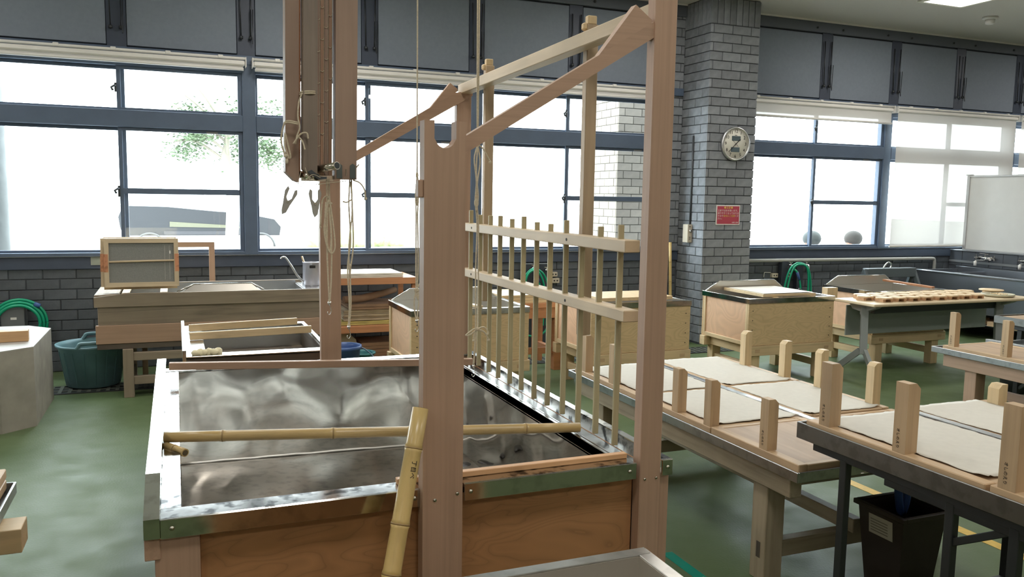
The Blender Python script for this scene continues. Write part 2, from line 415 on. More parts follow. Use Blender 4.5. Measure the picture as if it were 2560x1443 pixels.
# low brick wall left of the pillar, and the one to its right
wl = mk('wall_back_left', bx(-5, 5.45, 8.285, 8.42, 0, .92, c=0), MORTAR, kind='structure')
bricks(wl, BRICKD, (-1.75, 8.285), (1, 0), (0, -1), 7.17, 0, .925, course=.0925, length=.262, skip=lambda c, k: k < 2 and c.x > -.5 or (k == 2 and c.x > .2))
mk('jamb_wall', bx(5.17, 5.45, 8.285, 8.42, .92, 3.82, c=0), MORTAR, wl)
bricks(wl, BRICK, (5.17, 8.285), (1, 0), (0, -1), .27, .925, 3.82, course=.0975, length=.262, shift=.04)
wr = mk('wall_back_right', bx(6.05, 14, 8.285, 8.42, 0, .92, c=0), MORTAR, kind='structure')
bricks(wr, BRICKD, (6.09, 8.285), (1, 0), (0, -1), 3.72, 0, .925, course=.0925, length=.262, shift=.05)
for nm, pr, x0, x1 in (('sill_apron', wl, -5, 5.43), ('sill_apron', wr, 6.09, 14)):
    mk(nm, bx(x0, x1, 8.255, 8.42, .92, 1.035, c=.004), APRON, pr)
    mk('sill_ledge', bx(x0, x1, 8.235, 8.40, 1.028, 1.04, c=.003), plain('sill_metal', (.30, .33, .38), rough=.25, metal=.8), pr)
    mk('upper_backing', bx(x0, x1, 8.31, 8.40, 2.80, 3.82, c=0), plain('upper_dark', (.11, .125, .15), rough=.7), pr)  # dark backing tone lifted likewise to include the flare
    mk('top_beam', bx(x0, x1, 8.24, 8.31, 3.68, 3.80, c=.004), plain('upper_dark', (.11, .125, .15)), pr)
    mk('bottom_rail', bx(x0, x1, 8.25, 8.31, 2.80, 2.885, c=.004), FRAMEM, pr)
mk('ceiling_edge', bx(-5, 5.43, 8.235, 8.31, 3.80, 3.82, c=0), WHITEP, wl); mk('ceiling_edge', bx(6.09, 14, 8.235, 8.31, 3.80, 3.82, c=0), WHITEP, wr)
DARKK = plain('bracket_metal', (.05, .055, .06), rough=.35, metal=.6)
def upper(parent, posts, xmin, xmax):
    e = [xmin]+posts+[xmax]
    for i in range(len(e)-1):
        a = e[i]+(.085 if i else .02); b = e[i+1]-(.085 if i < len(e)-2 else .02)
        if b-a > .1: mk('blackout_panel', bx(a, b, 8.272, 8.30, 2.90, 3.665, c=.003), PANELM, parent)
    for x in posts:
        mk('panel_post', bx(x-.08, x+.08, 8.272, 8.31, 2.885, 3.68, c=.003), plain('panel_post_blue', (.042, .054, .082), rough=.5), parent)
        m = MB()
        for s in (-.055, .05): m.tube([(x+s, 8.25, 3.58), (x+s*.8, 8.25, 3.06)], .006, 6); m.lathe([(.0, -.02), (.017, -.012), (.017, .012), (0, .02)], (x+s*.8, 8.245, 3.045), 8)
        m.tube([(x+.04, 8.235, 3.3), (x+.045, 8.225, 3.05), (x+.055, 8.22, 2.99), (x+.06, 8.22, 3.3)], .004, 5)
        mk('crank_rod', m, DARKK, parent)
        for s in (-.2, .2): mk('hook', MB().lathe([(0, -.012), (.014, 0), (.012, .012), (0, .014)], (x+s, 8.235, 3.73), 8, axis='y'), DARKK, parent)
upper(wl, [-3.83, -2.70, -1.57, -.44, .65, 1.81, 2.92, 4.05], -5, 5.17)
upper(wr, [7.49, 8.62, 9.76, 10.89, 12.02], 6.11, 14)

# windows: every bay has two sash columns, a transom and top lights
def window(n, x0, x1, xc):
    w = mk('window_%d' % n, bx(x0-.06, x0+.06, 8.23, 8.36, 1.035, 2.80, c=.004), FRAMEM, kind='structure')
    mk('head_rail', bx(x0+.06, x1-.06, 8.235, 8.36, 2.72, 2.80), FRAMEM, w)
    mk('transom', bx(x0+.06, x1-.06, 8.225, 8.36, 2.185, 2.335, c=.005), FRAMEM, w)
    mk('sill_rail', bx(x0+.06, x1-.06, 8.235, 8.36, 1.035, 1.065), FRAMEM, w)
    mk('end_post', bx(x1-.06, x1-.055+.0, 8.23, 8.36, 1.065, 2.72), FRAMEM, w)
    for k, (z0, z1) in enumerate(((1.065, 2.185), (2.335, 2.72))):
        for side, (a, b, y) in enumerate(((x0+.06, xc+.03, 8.30), (xc-.035, x1-.06, 8.255))):
            t = .022; fr = MB()
            fr.box(a, a+(.035 if side else t), y, y+.03, z0, z1); fr.box(b-.04, b, y, y+.03, z0, z1)
            fr.box(a, b, y+.001, y+.029, z0, z0+t); fr.box(a, b, y+.001, y+.029, z1-.03, z1)
            s = mk('sash', fr, FRAMEM, w)
            if k == 0 and side:
                mk('mid_rail', bx(a+.03, b-.03, y, y+.03, 1.594, 1.645), FRAMEM, s)
                mk('pane', bx(a+.03, b-.03, y+.013, y+.017, z0+t, 1.605, c=0), GLASS, s); mk('pane', bx(a+.03, b-.03, y+.013, y+.017, 1.64, z1-.03, c=0), GLASS, s)
                mk('stop_block', bx(b-.32, b-.22, y-.004, y, z1-.03, z1-.012, c=0), plain('stop_grey', (.2, .2, .2)), s)
            else: mk('pane', bx(a+.02, b-.03, y+.013, y+.017, z0+t, z1-.03, c=0), GLASS, s)
        mk('latch', MB().box(xc-.05, xc-.03, 8.235, 8.255, (z0+z1)/2-.04-.02*(1-k), (z0+z1)/2+.04).tube([(xc-.04, 8.24, (z0+z1)/2+.02), (xc-.075, 8.225, (z0+z1)/2-.005), (xc-.06, 8.225, (z0+z1)/2-.03)], .011, 6), DARKK, w)
for i, (a, b, c) in enumerate(((-3.86, -1.59, -2.72), (-1.59, .665, -.42), (.665, 2.92, 1.795), (2.92, 5.18, 3.985))): window(i+1, a, b, c)
for i, (a, b, c) in enumerate(((6.27, 8.53, 7.40), (8.53, 10.79, 9.66), (10.79, 13.05, 11.92))): window(i+5, a, b, c)
mk('end_jamb', bx(5.12, 5.17, 8.23, 8.36, 1.04, 2.80), FRAMEM, wl); mk('end_jamb', bx(6.09, 6.21, 8.23, 8.36, 1.04, 2.80), FRAMEM, wr); mk('end_jamb', bx(13.0, 14, 8.23, 8.36, 1.04, 2.80), FRAMEM, wr)
mk('end_jamb', bx(-5, -3.9, 8.23, 8.36, 1.04, 2.80), FRAMEM, wl)

# roller shades in front of the windows
def shade(x0, x1, zb, label, lit=False):
    t = T('roller_shade', label, 'blind', ((x0+x1)/2, 8.14, 2.80), 'roller shades along the window wall')
    mk('rail', MB().tube([(x0, 8.135, 2.838), (x1, 8.135, 2.838)], .013, 8), WHITEP, t)
    mk('cassette', bx(x0+.005, x1-.005, 8.13, 8.22, 2.775, 2.822, c=.012), WHITEP, t)
    mk('fabric', MB().add([(x0+.025, 8.1515, zb+.01), (x1-.025, 8.1515, zb+.01), (x1-.025, 8.1515, 2.79), (x0+.025, 8.1515, 2.79)], [[0, 1, 2, 3]]), SHADE, t)
    mk('bottom_bar', MB().tube([(x0+.02, 8.1515, zb), (x1-.02, 8.1515, zb)], .014, 8), WHITEP, t)
    for x in (x0, x1): mk('bracket', bx(x-.004, x+.004, 8.12, 8.235, 2.765, 2.852, c=.001), WHITEP, t)
    k = 5
    for i in range(k): xx = x0+(x1-x0)*(i+.5)/k; mk('clip', bx(xx-.022, xx+.022, 8.118, 8.152, 2.830, 2.858, c=.004), WHITEP, t)
shade(-3.83, -1.62, 2.745, 'raised white roller shade above the window at the far left edge')
shade(-1.56, .635, 2.745, 'raised white roller shade over the window with the parked car')
shade(.695, 2.89, 2.745, 'raised white roller shade behind the hanging board bundle')
shade(2.95, 5.11, 2.735, 'raised white roller shade between the wooden frame and the brick pillar')
shade(6.14, 8.50, 2.63, 'white roller shade a little lowered, just right of the clock')
shade(8.56, 10.76, 1.065, 'white roller shade fully lowered and lit from behind, beside the whiteboard')
shade(10.82, 13.0, 1.065, 'lowered white roller shade cut by the right edge above the whiteboard')

# brick pillar
pl = mk('wall_pillar', bx(5.445, 6.075, 7.785, 8.42, 0, 3.82, c=0), MORTAR, kind='structure')
bricks(pl, BRICK, (5.432, 7.785), (1, 0), (0, -1), .655, .02, 3.53, shift=.08)
bricks(pl, BRICK, (5.445, 8.285), (0, -1), (-1, 0), .50, .02, 3.53, shift=.11)
bricks(pl, BRICK, (6.075, 7.785), (0, 1), (1, 0), .50, 2.0, 3.53, shift=.11)
bricks(pl, BRICK, (5.432, 7.785), (1, 0), (0, -1), .655, 3.53, 3.815, course=.285, length=.0815)
bricks(pl, BRICK, (5.445, 8.285), (0, -1), (-1, 0), .50, 3.53, 3.815, course=.285, length=.0815)

# brick partition with the sinks, at the right
pt = mk('wall_partition', bx(9.81, 9.95, 3.0, 8.285, 0, 1.0, c=0), MORTAR, kind='structure')
TILE = plain('partition_tile', (.085, .095, .11), rough=.35, var=.08, rnd_obj=.08)
bricks(pt, TILE, (9.81, 8.27), (0, -1), (-1, 0), 3.2, 0.0, 1.0, course=.20, length=.20, joint=.005, proud=.006)
mk('cap', bx(9.79, 9.97, 3.0, 8.285, 1.0, 1.012), plain('cap_metal', (.4, .42, .45), rough=.3, metal=.7), pt)
mk('tile_band', bx(9.796, 9.81, 3.0, 8.27, .845, .875, c=.001), plain('pale_band', (.20, .21, .22), rough=.4), pt)

# floor drain along the window wall
fd = T('floor_drain', 'dark slotted floor drain running under the teal tub', 'drain', (-.7, 7.5, 0))
mk('frame', MB().box(-2.5, 6.0, 7.32, 7.345, 0, .006, c=0).box(-2.5, 6.0, 7.60, 7.625, 0, .006, c=0), plain('drain_steel', (.05, .05, .05), rough=.5, metal=.5), fd)
mk('channel', bx(-2.5, 6.0, 7.345, 7.60, .0005, .002, c=0), BLACKM, fd)
m = MB()
for i in range(120): x = -2.45+i*.07; m.box(x, x+.028, 7.345, 7.60, .002, .007, c=0)
for y in (7.42, 7.52): m.box(-2.5, 6, y, y+.02, .002, .0065, c=0)
mk('grate_bars', m, plain('drain_bar', (.10, .11, .09), rough=.5), fd, kind='stuff')
YEL = plain('yellow_line_paint', (.62, .40, .05), rough=.5, var=.1, scale=30)
mk('floor_line', bx(3.575, 3.64, -3, 5.4, 0, .0015, c=0), YEL, label='yellow line painted on the green floor under the right tables', cat='floor marking')
mk('floor_tape', bx(2.035, 2.09, 1.2, 3.13, 0, .0015, c=0), plain('green_tape', (.0, .24, .17), rough=.35), label='teal green tape stuck on the floor beside the big vat', cat='tape')

# recessed lamp in the ceiling and the smoke detector
lp = T('recessed_lamp', 'square recessed ceiling lamp glowing warm white', 'ceiling light', (7.88, 6.70, 3.82))
fr = MB(); X0, X1, Y0, Y1 = 7.555, 8.205, 6.37, 7.02
for a in ((X0, X1, Y0, Y0+.05), (X0, X1, Y1-.05, Y1), (X0, X0+.05, Y0+.05, Y1-.05), (X1-.05, X1, Y0+.05, Y1-.05)): fr.box(*a, 3.802, 3.82, c=.003)
mk('frame', fr, plain('lamp_frame', (.8, .78, .66), rough=.4), lp)
mk('diffuser', bx(X0+.05, X1-.05, Y0+.05, Y1-.05, 3.812, 3.819, c=0), emit('lamp_diffuser', (1.0, .97, .82), 3.0), lp)
ll = bpy.data.lights.new('lamp_glow', 'AREA'); ll.shape = 'SQUARE'; ll.size = .54; ll.energy = LAMP; ll.color = (1, .96, .90); lo = bpy.data.objects.new('lamp_glow', ll); COL.objects.link(lo); lo.parent = lp; lo.location = (0, -.005, -.012)
sd = T('smoke_detector', 'small round smoke detector on the ceiling at the right', 'smoke detector', (8.96, 7.24, 3.82))
mk('base', MB().lathe([(.085, 0), (.085, -.02), (.06, -.03), (.05, -.03)], (8.96, 7.24, 3.82), 20), WHITEP, sd)
mk('head', MB().lathe([(.055, -.03), (.05, -.075), (.03, -.085), (0, -.085)], (8.96, 7.24, 3.82), 20), WHITEP, sd)
# ------------------------------------------------------------------ the big papermaking vat with its wooden frame
V = T('papermaking_vat', 'large stainless-lined papermaking vat in orange wood with a tall frame on top, centre', 'vat', (.72, 3.3, 0))
pn = MB(); pn.box(.04, .66, 2.365, 2.38, .05, .70); pn.box(.79, 1.41, 2.365, 2.38, .05, .70)
mk('front_panel', bx(.04, 1.41, 2.365, 2.38, .05, .70), PLYO, V)
mk('side_panel', bx(-.075, -.06, 2.40, 4.34, .05, .70), PLYO, V); mk('side_panel', bx(1.50, 1.515, 2.40, 4.34, .05, .70), PLYO, V)
mk('back_panel', bx(-.06, 1.5, 4.335, 4.35, .05, .70), PLYO, V)
for x0, x1, y0, y1 in ((-.075, .04, 2.335, 2.40), (1.495, 1.535, 2.335, 2.40), (-.075, 0, 4.29, 4.35), (1.45, 1.52, 4.28, 4.35)):
    mk('corner_stile', bx(x0, x1, y0, y1, 0, .70), CEDAR(), V)
mk('front_rail', bx(.04, 1.41, 2.35, 2.39, 0, .10), CEDAR('x'), V); mk('rail_block', bx(-.10, -.06, 2.33, 2.42, .635, .70), CEDAR('y'), V)
# stainless rim
def rim(x0, x1): return MB().box(x0, x1, 2.324, 2.402, .743, .750, c=.002)
r1 = mk('front_rim', rim(-.060, .660), STEEL, V); r2 = mk('front_rim', rim(.795, 1.398), STEEL, V); r3 = mk('front_rim', rim(1.496, 1.538), STEEL, V)
SCREW = steel('screw_steel', c=(.6, .58, .5), rough=.25)
for rr, (xa, xb) in ((r1, (-.06, .66)), (r2, (.795, 1.398)), (r3, (1.496, 1.538))): mk('fascia', bx(xa, xb, 2.317, 2.325, .695, .750, c=.002), FASCIA, rr)
for rr, x in ((r1, .64), (r2, .815), (r2, 1.372), (r3, 1.518), (r1, -.03)): mk('screw', MB().lathe([(.0075, -.001), (.006, .003), (0, .004)], (x, 2.317, .724), 8, axis='y'), SCREW, rr)
mk('left_ledge', bx(-.06, -.004, 2.40, 4.30, .738, .750), STEEL, V)
lf = MB(); pr = [(2.315, .70), (2.315, .755), (2.56, .803), (4.36, .803), (4.36, .70)]
lf.prism([(-.100, y, z) for y, z in pr], (.040, 0, 0))
mk('left_flange', lf, FASCIA, V)
mk('back_rim', MB().box(-.1, 1.53, 4.285, 4.365, .742, .752, c=.002), STEEL, V)
mk('right_flange', MB().box(1.502, 1.538, 2.42, 4.36, .69, .754, c=.003), STEEL, V)
tr = MB().box(1.372, 1.502, 2.40, 4.285, .69, .698, c=.001).box(1.372, 1.386, 2.40, 4.285, .698, .735, c=.002).box(1.40, 1.408, 2.40, 4.285, .698, .728, c=.002)
mk('right_trough', tr, steel('vat_floor_steel', c=(.36, .345, .32), rough=.28, wav=.2, wscale=3, dirt=.25), V)
ln = MB()   # liner: four walls and a floor falling to the drains
def quad(a, b, c, d): ln.add([a, b, c, d], [[0, 1, 2, 3]])
def wall(a, b, z0, z1, nx=14, nz=5):
    A, Bq = Vector((*a, 0)), Vector((*b, 0)); vs = []
    for j in range(nz+1):
        for i in range(nx+1): p = A.lerp(Bq, i/nx); vs.append((p.x, p.y, z0+(z1-z0)*j/nz))
    ln.add(vs, [[j*(nx+1)+i, j*(nx+1)+i+1, (j+1)*(nx+1)+i+1, (j+1)*(nx+1)+i] for j in range(nz) for i in range(nx)], True)
wall((-.004, 4.28), (1.372, 4.28), .27, .7425); wall((-.004, 2.402), (-.004, 4.28), .28, .745); wall((1.372, 2.402), (1.372, 4.28), .27, .735); wall((-.004, 2.402), (1.372, 2.402), .28, .745)
mk('liner_wall', ln, LINER, V)
ln = MB(); quad((-.004, 2.402, .30), (1.18, 2.402, .28), (1.18, 4.28, .265), (-.004, 4.28, .285)); quad((1.18, 2.402, .28), (1.372, 2.402, .29), (1.372, 4.28, .275), (1.18, 4.28, .265))
lb = mk('liner_floor', ln, steel('vat_floor_steel', c=(.36, .345, .32), rough=.28, wav=.2, wscale=3, dirt=.25), V)
mk('weld_seam', MB().tube([(-.004+i*.0688, 4.277, .288-.001*i+rnd.uniform(-.002, .002)) for i in range(21)], .006, 6), steel('weld', c=(.7, .69, .66), rough=.5), V)
for x, y in ((1.32, 3.85), (1.16, 3.97)): mk('drain_plug', MB().lathe([(.0, .012), (.025, .012), (.036, .006), (.04, 0)], (x, y, .270), 18), plain('drain_rubber', (.02, .02, .02), rough=.4), lb)
# posts
def notch_post(y0, y1):
    xs = .655 if y0 < 3 else .683; xe = .779 if y0 < 3 else .787; xm = (xs+xe)/2; hw = .0285; zt = 1.832; zb = 1.757 + hw
    poly = [(xs, 0 if y0 < 3 else .30), (xe, 0 if y0 < 3 else .30), (xe, zt), (xm+hw+.004, zt)]
    poly += [(xm+(hw+.004*(i == 0 or i == 10))*math.cos(math.pi*i/10), zb-.004-hw*.92*math.sin(math.pi*i/10)) for i in range(11)]
    poly += [(xm-hw-.004, zt), (xs, zt)]
    return MB().prism([(x, y0, z) for x, z in poly], (0, y1-y0, 0))
p1 = mk('notched_post', notch_post(2.288, 2.335), CEDAR(), V); p3 = mk('notched_post', notch_post(4.300, 4.345), CEDAR(), V)
mk('peg', bx(.640, .655, 2.295, 2.325, 1.615, 1.665), CEDAR(), p1)
for x, z in ((.692, .722), (.762, .734)): mk('screw', MB().lathe([(.006, -.001), (.005, .002), (0, .002)], (x, 2.287, z), 8, axis='y'), SCREW, p1)
p2 = mk('corner_post', bx(1.414, 1.494, 2.322, 2.372, 0, 2.42, c=.003), CEDAR(), V)
p4 = mk('corner_post', bx(1.410, 1.492, 4.300, 4.345, .30, 2.166, c=.003), CEDAR(), V)
for x in (1.432, 1.476): mk('screw', MB().lathe([(.005, -.001), (.004, .002), (0, .002)], (x, 2.321, .69), 8, axis='y'), SCREW, p2)
for y, pp in ((2.330, 0), (4.302, 1)):
    xe = 1.414 if not pp else 1.495
    b = MB(); f = lambda x: 1.800+.614*(x-.80)
    b.prism([(.70, y, f(.70)-.05), (xe, y, f(xe)-.05), (xe, y, f(xe)-(.012 if pp else 0)), (.70, y, f(.70))], (0, .036, 0)) if not pp else b.prism([(.70, y-.012, f(.70)-.047), (xe, y-.012, f(xe)-.070), (xe, y-.012, f(xe)-.045), (1.40, y-.012, f(1.40)), (.70, y-.012, f(.70))], (0, .034, 0))
    br = mk('slanted_brace', b, CEDAR('x'), V)
    g = [(1.222, y, f(1.222)), (1.347, y, 2.222), (1.404, y, 2.182), (1.404, y, f(1.404))]
    if pp: g = [(1.262, y-.012, f(1.262)), (1.368, y-.012, 2.216), (1.409, y-.012, 2.188), (1.409, y-.012, f(1.409))]
    mk('gusset', MB().prism(g, (0, .032, 0)), CEDAR('x'), br)
mk('top_rail', MB().beam((1.457, 2.374, 2.220), (1.457, 4.345, 2.190), .056, .052, c=.003), HINOKI(), V)

# stirring comb that hangs over the top rail
K = T('stirring_comb', 'pale wooden stirring comb with twelve long tines hung on the frame above the trough', 'comb', (1.45, 3.4, .735))
for z0, z1, y0 in ((1.437, 1.480, 2.48), (1.197, 1.238, 2.475)):
    q = mk('rail', bx(1.420, 1.480, y0, 4.235, z0, z1, c=.003), HINOKI(), K)
    for y in (2.94, 4.07): mk('peg_hole', MB().lathe([(.006, -.001), (.006, .001), (0, .001)], (1.4195, y, (z0+z1)/2), 8, axis='x'), INK, q)
SY = [4.163, 4.02, 3.87, 3.736, 3.584, 3.443, 3.295, 3.154, 3.004, 2.862, 2.714, 2.564]
ST = [1.548, 1.528, 1.528, 1.530, 1.520, 1.535, 1.515, 1.512, 1.532, 1.478, 1.518, 1.530]
for y, zt in zip(SY, ST):
    zb = .738+rnd.uniform(-.004, .004)
    mk('tine', bx(1.439, 1.461, y-.006, y+.006, zb, zt, c=.002), wood('bamboo_tine', (.42, .36, .215), 'z', dark=.86, across=50), K)
for y in (2.925, 4.055):
    u = mk('upright', bx(1.482, 1.530, y, y+.036, 1.075, 2.285, c=.003), wood('upright_wood', (.46, .34, .22), 'z', dark=.86), K)
    mk('hook_block', bx(1.486, 1.524, y+.004, y+.032, 2.285, 2.318, c=.003), PINE(), u); mk('hook_lip', bx(1.468, 1.486, y+.004, y+.032, 2.262, 2.290, c=.006), PINE('x'), u)

# battens, bamboo
mk('batten', MB().beam((-.045, 4.10, .815), (1.415, 4.02, .765), .030, .034), CEDAR('x'), label='reddish wooden batten lying along the back rim of the big vat', cat='batten')
mk('batten', bx(.60, 1.392, 2.372, 2.398, .7505, .768), wood('orange_batten', (.58, .33, .16), 'x', dark=.85), label='thin orange batten lying on the front rim of the big vat', cat='batten')
def bamboo(name, p0, p1, r0, r1, nodes_t, mat, label, mark=False):
    p0, p1 = Vector(p0), Vector(p1); L = (p1-p0).length
    ts = [0.0]; rs = [r0]; e = .012/L
    for t in nodes_t:
        r = r0+(r1-r0)*t
        for d, k in ((-e, 1.0), (-e*.3, 1.09), (0, .96), (e*.3, 1.07), (e, 1.0)): ts.append(t+d); rs.append(r*k)
    ts.append(1.0); rs.append(r1)
    b = T(name, label, 'bamboo pole', p0.lerp(p1, 0))
    mk('culm', MB().tube([p0.lerp(p1, t) for t in ts], rs, 16), mat, b)
    d = (p1-p0).normalized()
    for t in nodes_t:
        c = p0.lerp(p1, t); r = (r0+(r1-r0)*t)
        mk('node', MB().tube([c-d*.0025, c+d*.0025], r*1.085, 16), plain('bamboo_node', (.33, .22, .09), rough=.5), b)
    mk('hollow_end', MB().tube([p1+d*.0003, p1+d*.0012], r1*.72, 12), plain('bamboo_hollow', (.10, .07, .035), rough=.9), b)
    return b
bamboo('bamboo_pole', (-.055, 3.035, .776), (1.40, 2.745, .757), .019, .0185, (.13, .385, .57, .86), BAMBOOX, 'long bamboo pole laid across the big vat from rim to trough')
lean = bamboo('leaning_bamboo', (.372, 1.985, .0), (.640, 2.262, 1.012), .0285, .0235, (.16, .38, .575, .70, .895), BAMBOO, 'thick bamboo pole leaning against the notched post, with black marking')
bamboo('bamboo_offcut', (-.052, 3.02, .752), (.01, 2.92, .748), .012, .014, (.5,), BAMBOOX, 'short dark bamboo offcut on the left rim under the long pole')
_d = (Vector((.640, 2.262, 1.012))-Vector((.372, 1.985, 0))).normalized(); _x = -_d; _z = Vector((.10, -1, .2)); _z = (_z-_x*_z.dot(_x)).normalized(); _y = _z.cross(_x)
_m = Matrix((_x, _y, _z)).transposed()
_c = Vector((.372, 1.985, 0)).lerp(Vector((.640, 2.262, 1.012)), .84)
text('marking', '丁目ベ', .017, INK, lean, _c+_z*.0242+_x*-.0, _m)

# hanging bundle of boards over the left of the vat
H = T('board_bundle', 'thick bundle of hanging wooden boards and strips tied together under the ceiling', 'boards', (.52, 3.2, 1.66))
BSTR = wood('bundle_strip', (.34, .20, .125), 'z', dark=.85); GB = wood('bundle_board', (.33, .225, .165), 'z', dark=.85, light=1.06, across=50); GD = wood('bundle_dark_board', (.235, .185, .145), 'z', dark=.8, across=50)
Z1 = 3.82; tl = .0145
def hang(x0, x1, y0, y1, pts_bottom, mat, name):
    poly = pts_bottom + [(x1+tl*1.6, Z1), (x0+tl*1.6, Z1)]
    return mk(name, MB().prism([(x, y0, z) for x, z in poly], (0, y1-y0, 0)), mat, H)
a = hang(.383, .432, 3.20, 3.27, [(.383, 1.70), (.415, 1.668), (.432, 1.662)], GB, 'board'); hang(.433, .440, 3.215, 3.27, [(.433, 1.70), (.440, 1.69)], REDW(), 'board_edge')
b = hang(.441, .492, 3.15, 3.21, [(.441, 1.71), (.475, 1.674), (.492, 1.672)], GD, 'board')
for i in range(4):
    x = .4945+i*.0155
    q = hang(x, x+.0135, 3.19+i*.004, 3.24, [(x, 1.69), (x+.0135, 1.69)], BSTR if i % 2 else GB, 'strip')
    m = MB(); m.tube([(x+.012+.0009*k*1.35, 3.188+i*.004, 1.70+k*.11) for k in range(19)], .0009, 5)
    for k in range(6):
        z = 1.80+k*.115+i*.045; xo = x+.0008*(z-1.7)*10
        m.tube([(xo, 3.187+i*.004, z), (xo+.007, 3.185+i*.004, z-.004), (xo+.014, 3.187+i*.004, z+.002)], .0012, 5)
    mk('binding_thread', m, ROPE, q)
c = hang(.561, .642, 3.17, 3.23, [(.561, 1.676), (.642, 1.676)], GB, 'board')
for x in (.566, .616): mk('hinge_plate', MB().prism([(x, 3.165, 1.680), (x+.021, 3.165, 1.680), (x+.021, 3.165, 1.728), (x+.0105, 3.165, 1.736), (x, 3.165, 1.728)], (0, .005, 0)), plain('zinc_plate', (.13, .15, .145), rough=.4, metal=.5), c)
mk('latch_pin', bx(.5995, .602, 3.163, 3.170, 1.69, 1.715), BRASS if 'BRASS' in globals() else SCREW, c)
for p0, p1, r in (((.497, 3.20, 1.712), (.556, 3.10, 1.725), .0145), ((.44, 3.22, 1.692), (.49, 3.15, 1.682), .014)):
    q = mk('steel_pipe', MB().tube([p0, p1], r, 16), steel('pipe_steel', c=(.72, .68, .58), rough=.2), H)
    dd = (Vector(p1)-Vector(p0)).normalized(); mk('pipe_mouth', MB().tube([Vector(p1), Vector(p1)+dd*.001], r*.86, 16), plain('pipe_dark', (.05, .06, .065), rough=.5), q)
mk('steel_sheet', MB().box(.44, .56, 3.20, 3.25, 1.668, 1.690, c=.001), steel('pipe_steel'), H)
mk('bottom_block', MB().prism([(.455, 3.14, 1.70), (.495, 3.14, 1.672), (.525, 3.14, 1.676), (.525, 3.14, 1.684), (.50, 3.14, 1.684), (.47, 3.14, 1.708)], (0, .02, 0)), plain('dark_iron', (.06, .068, .075), rough=.5), H)
m = MB()
for z in (1.985, 1.992): m.tube(arc((.468, 3.185, z), (.030, .042), 0, 350, 20, (1, 0, .05), (0, 1, 0)), .0036, 6)
m.tube(spl([(.440, 3.15, 1.985), (.428, 3.15, 1.95), (.424, 3.15, 1.90), (.43, 3.15, 1.86), (.42, 3.15, 1.83), (.414, 3.15, 1.80)]), .0032, 6)
for o in (0, .006): m.tube(spl([(.424, 3.15, 1.878-o), (.385, 3.15, 1.882-o), (.372, 3.16, 1.86), (.366, 3.17, 1.81), (.378, 3.17, 1.765), (.398-o, 3.17, 1.75), (.392-o*2, 3.17, 1.79), (.38, 3.17, 1.84)]), .0032, 6)
m.tube(spl([(.405, 3.14, 1.80), (.43, 3.135, 1.835), (.452, 3.13, 1.84), (.457, 3.13, 1.82)]), .0034, 6); m.tube(spl([(.42, 3.14, 1.83), (.437, 3.135, 1.81), (.445, 3.13, 1.78)]), .003, 6)
m.blob((.383, 3.17, 1.757), (.009, .008, .007)); m.blob((.385, 3.17, 1.738), (.006, .006, .01))
mk('tie_cord', m, ROPE, H)
m = MB(); m.tube(spl([(.43, 3.13, 1.70), (.42, 3.13, 1.66), (.424, 3.13, 1.64), (.44, 3.13, 1.66), (.47, 3.13, 1.69), (.50, 3.13, 1.68)]), .0012, 5); m.tube(spl([(.445, 3.13, 1.715), (.46, 3.13, 1.67), (.475, 3.13, 1.65), (.49, 3.13, 1.66)]), .0012, 5); m.tube([(.49, 3.13, 1.655), (.595, 3.13, 1.67)], .0016, 5)
mk('loose_string', m, ROPE, H)

# clothes pegs, ropes with hooks
PEG = plain('grey_peg_plastic', (.40, .38, .34), rough=.5)
def peg(x, z, rot, label):
    t = T('clothes_peg', label, 'clothes peg', (x, 3.12, z), 'grey clothes pegs under the board bundle'); R = Matrix.Rotation(rot, 3, 'Y')
    for s in (-1, 1):
        pts = [(-.003*s, -.008), (.014*s, .008), (.023*s, .05), (.018*s, .068), (.010*s, .062), (.010*s, .03), (-.002*s, .014)]
        q = MB().prism([R @ Vector((px, -.004, pz-.03))+Vector((x, 3.12, z)) for px, pz in pts], R @ Vector((0, .009, 0))); mk('jaw', q, PEG, t)
    j = MB().prism([R @ Vector(p)+Vector((x, 3.12, z)) for p in ((-.014, -.005, -.018), (.014, -.005, -.018), (.009, -.005, -.055), (-.002, -.005, -.066), (-.009, -.005, -.05))], R @ Vector((0, .011, 0)))
    mk('grip', j, PEG, t)
    mk('spring', MB().lathe([(.005, -.007), (.005, .007)], Vector((x, 3.12, z))+R @ Vector((0, 0, -.016)), 8, axis='y'), SCREW, t)
    mk('cord', MB().tube(spl([Vector((x, 3.12, z))+R @ Vector((.012, 0, .03)), (x+.005, 3.12, z+.045), (.45 if x < .43 else .49, 3.135, 1.665)]), .0009, 5), ROPE, t)
peg(.385, 1.605, .38, 'grey clothes peg hanging at the left under the board bundle, tilted')
peg(.478, 1.600, 0.0, 'grey clothes peg hanging upright in the middle under the board bundle')
def hook(m, x, y, z):
    m.lathe([(.0, .010), (.006, .008), (.0065, .002), (.004, -.004), (0, -.006)], (x, y, z), 10)
    m.tube(spl([(x, y, z-.004), (x+.005, y, z-.018), (x+.006, y, z-.032), (x, y, z-.042), (x-.007, y, z-.036), (x-.006, y, z-.030)]), .0014, 6)
def rope(name, label, strands, z_end, x, y, extra=None):
    t = T(name, label, 'rope', (x, y, z_end), 'hanging white cords over the big vat'); m = MB()
    for s in strands: m.tube(spl(s, 5), .0030, 7)
    mk('cord', m, ROPE, t)
    if extra:
        k = MB(); extra(k); mk('knot', k, ROPE, t)
    h = MB(); hook(h, x, y, z_end+.035); mk('hook', h, CHROME, t)
y = 3.2
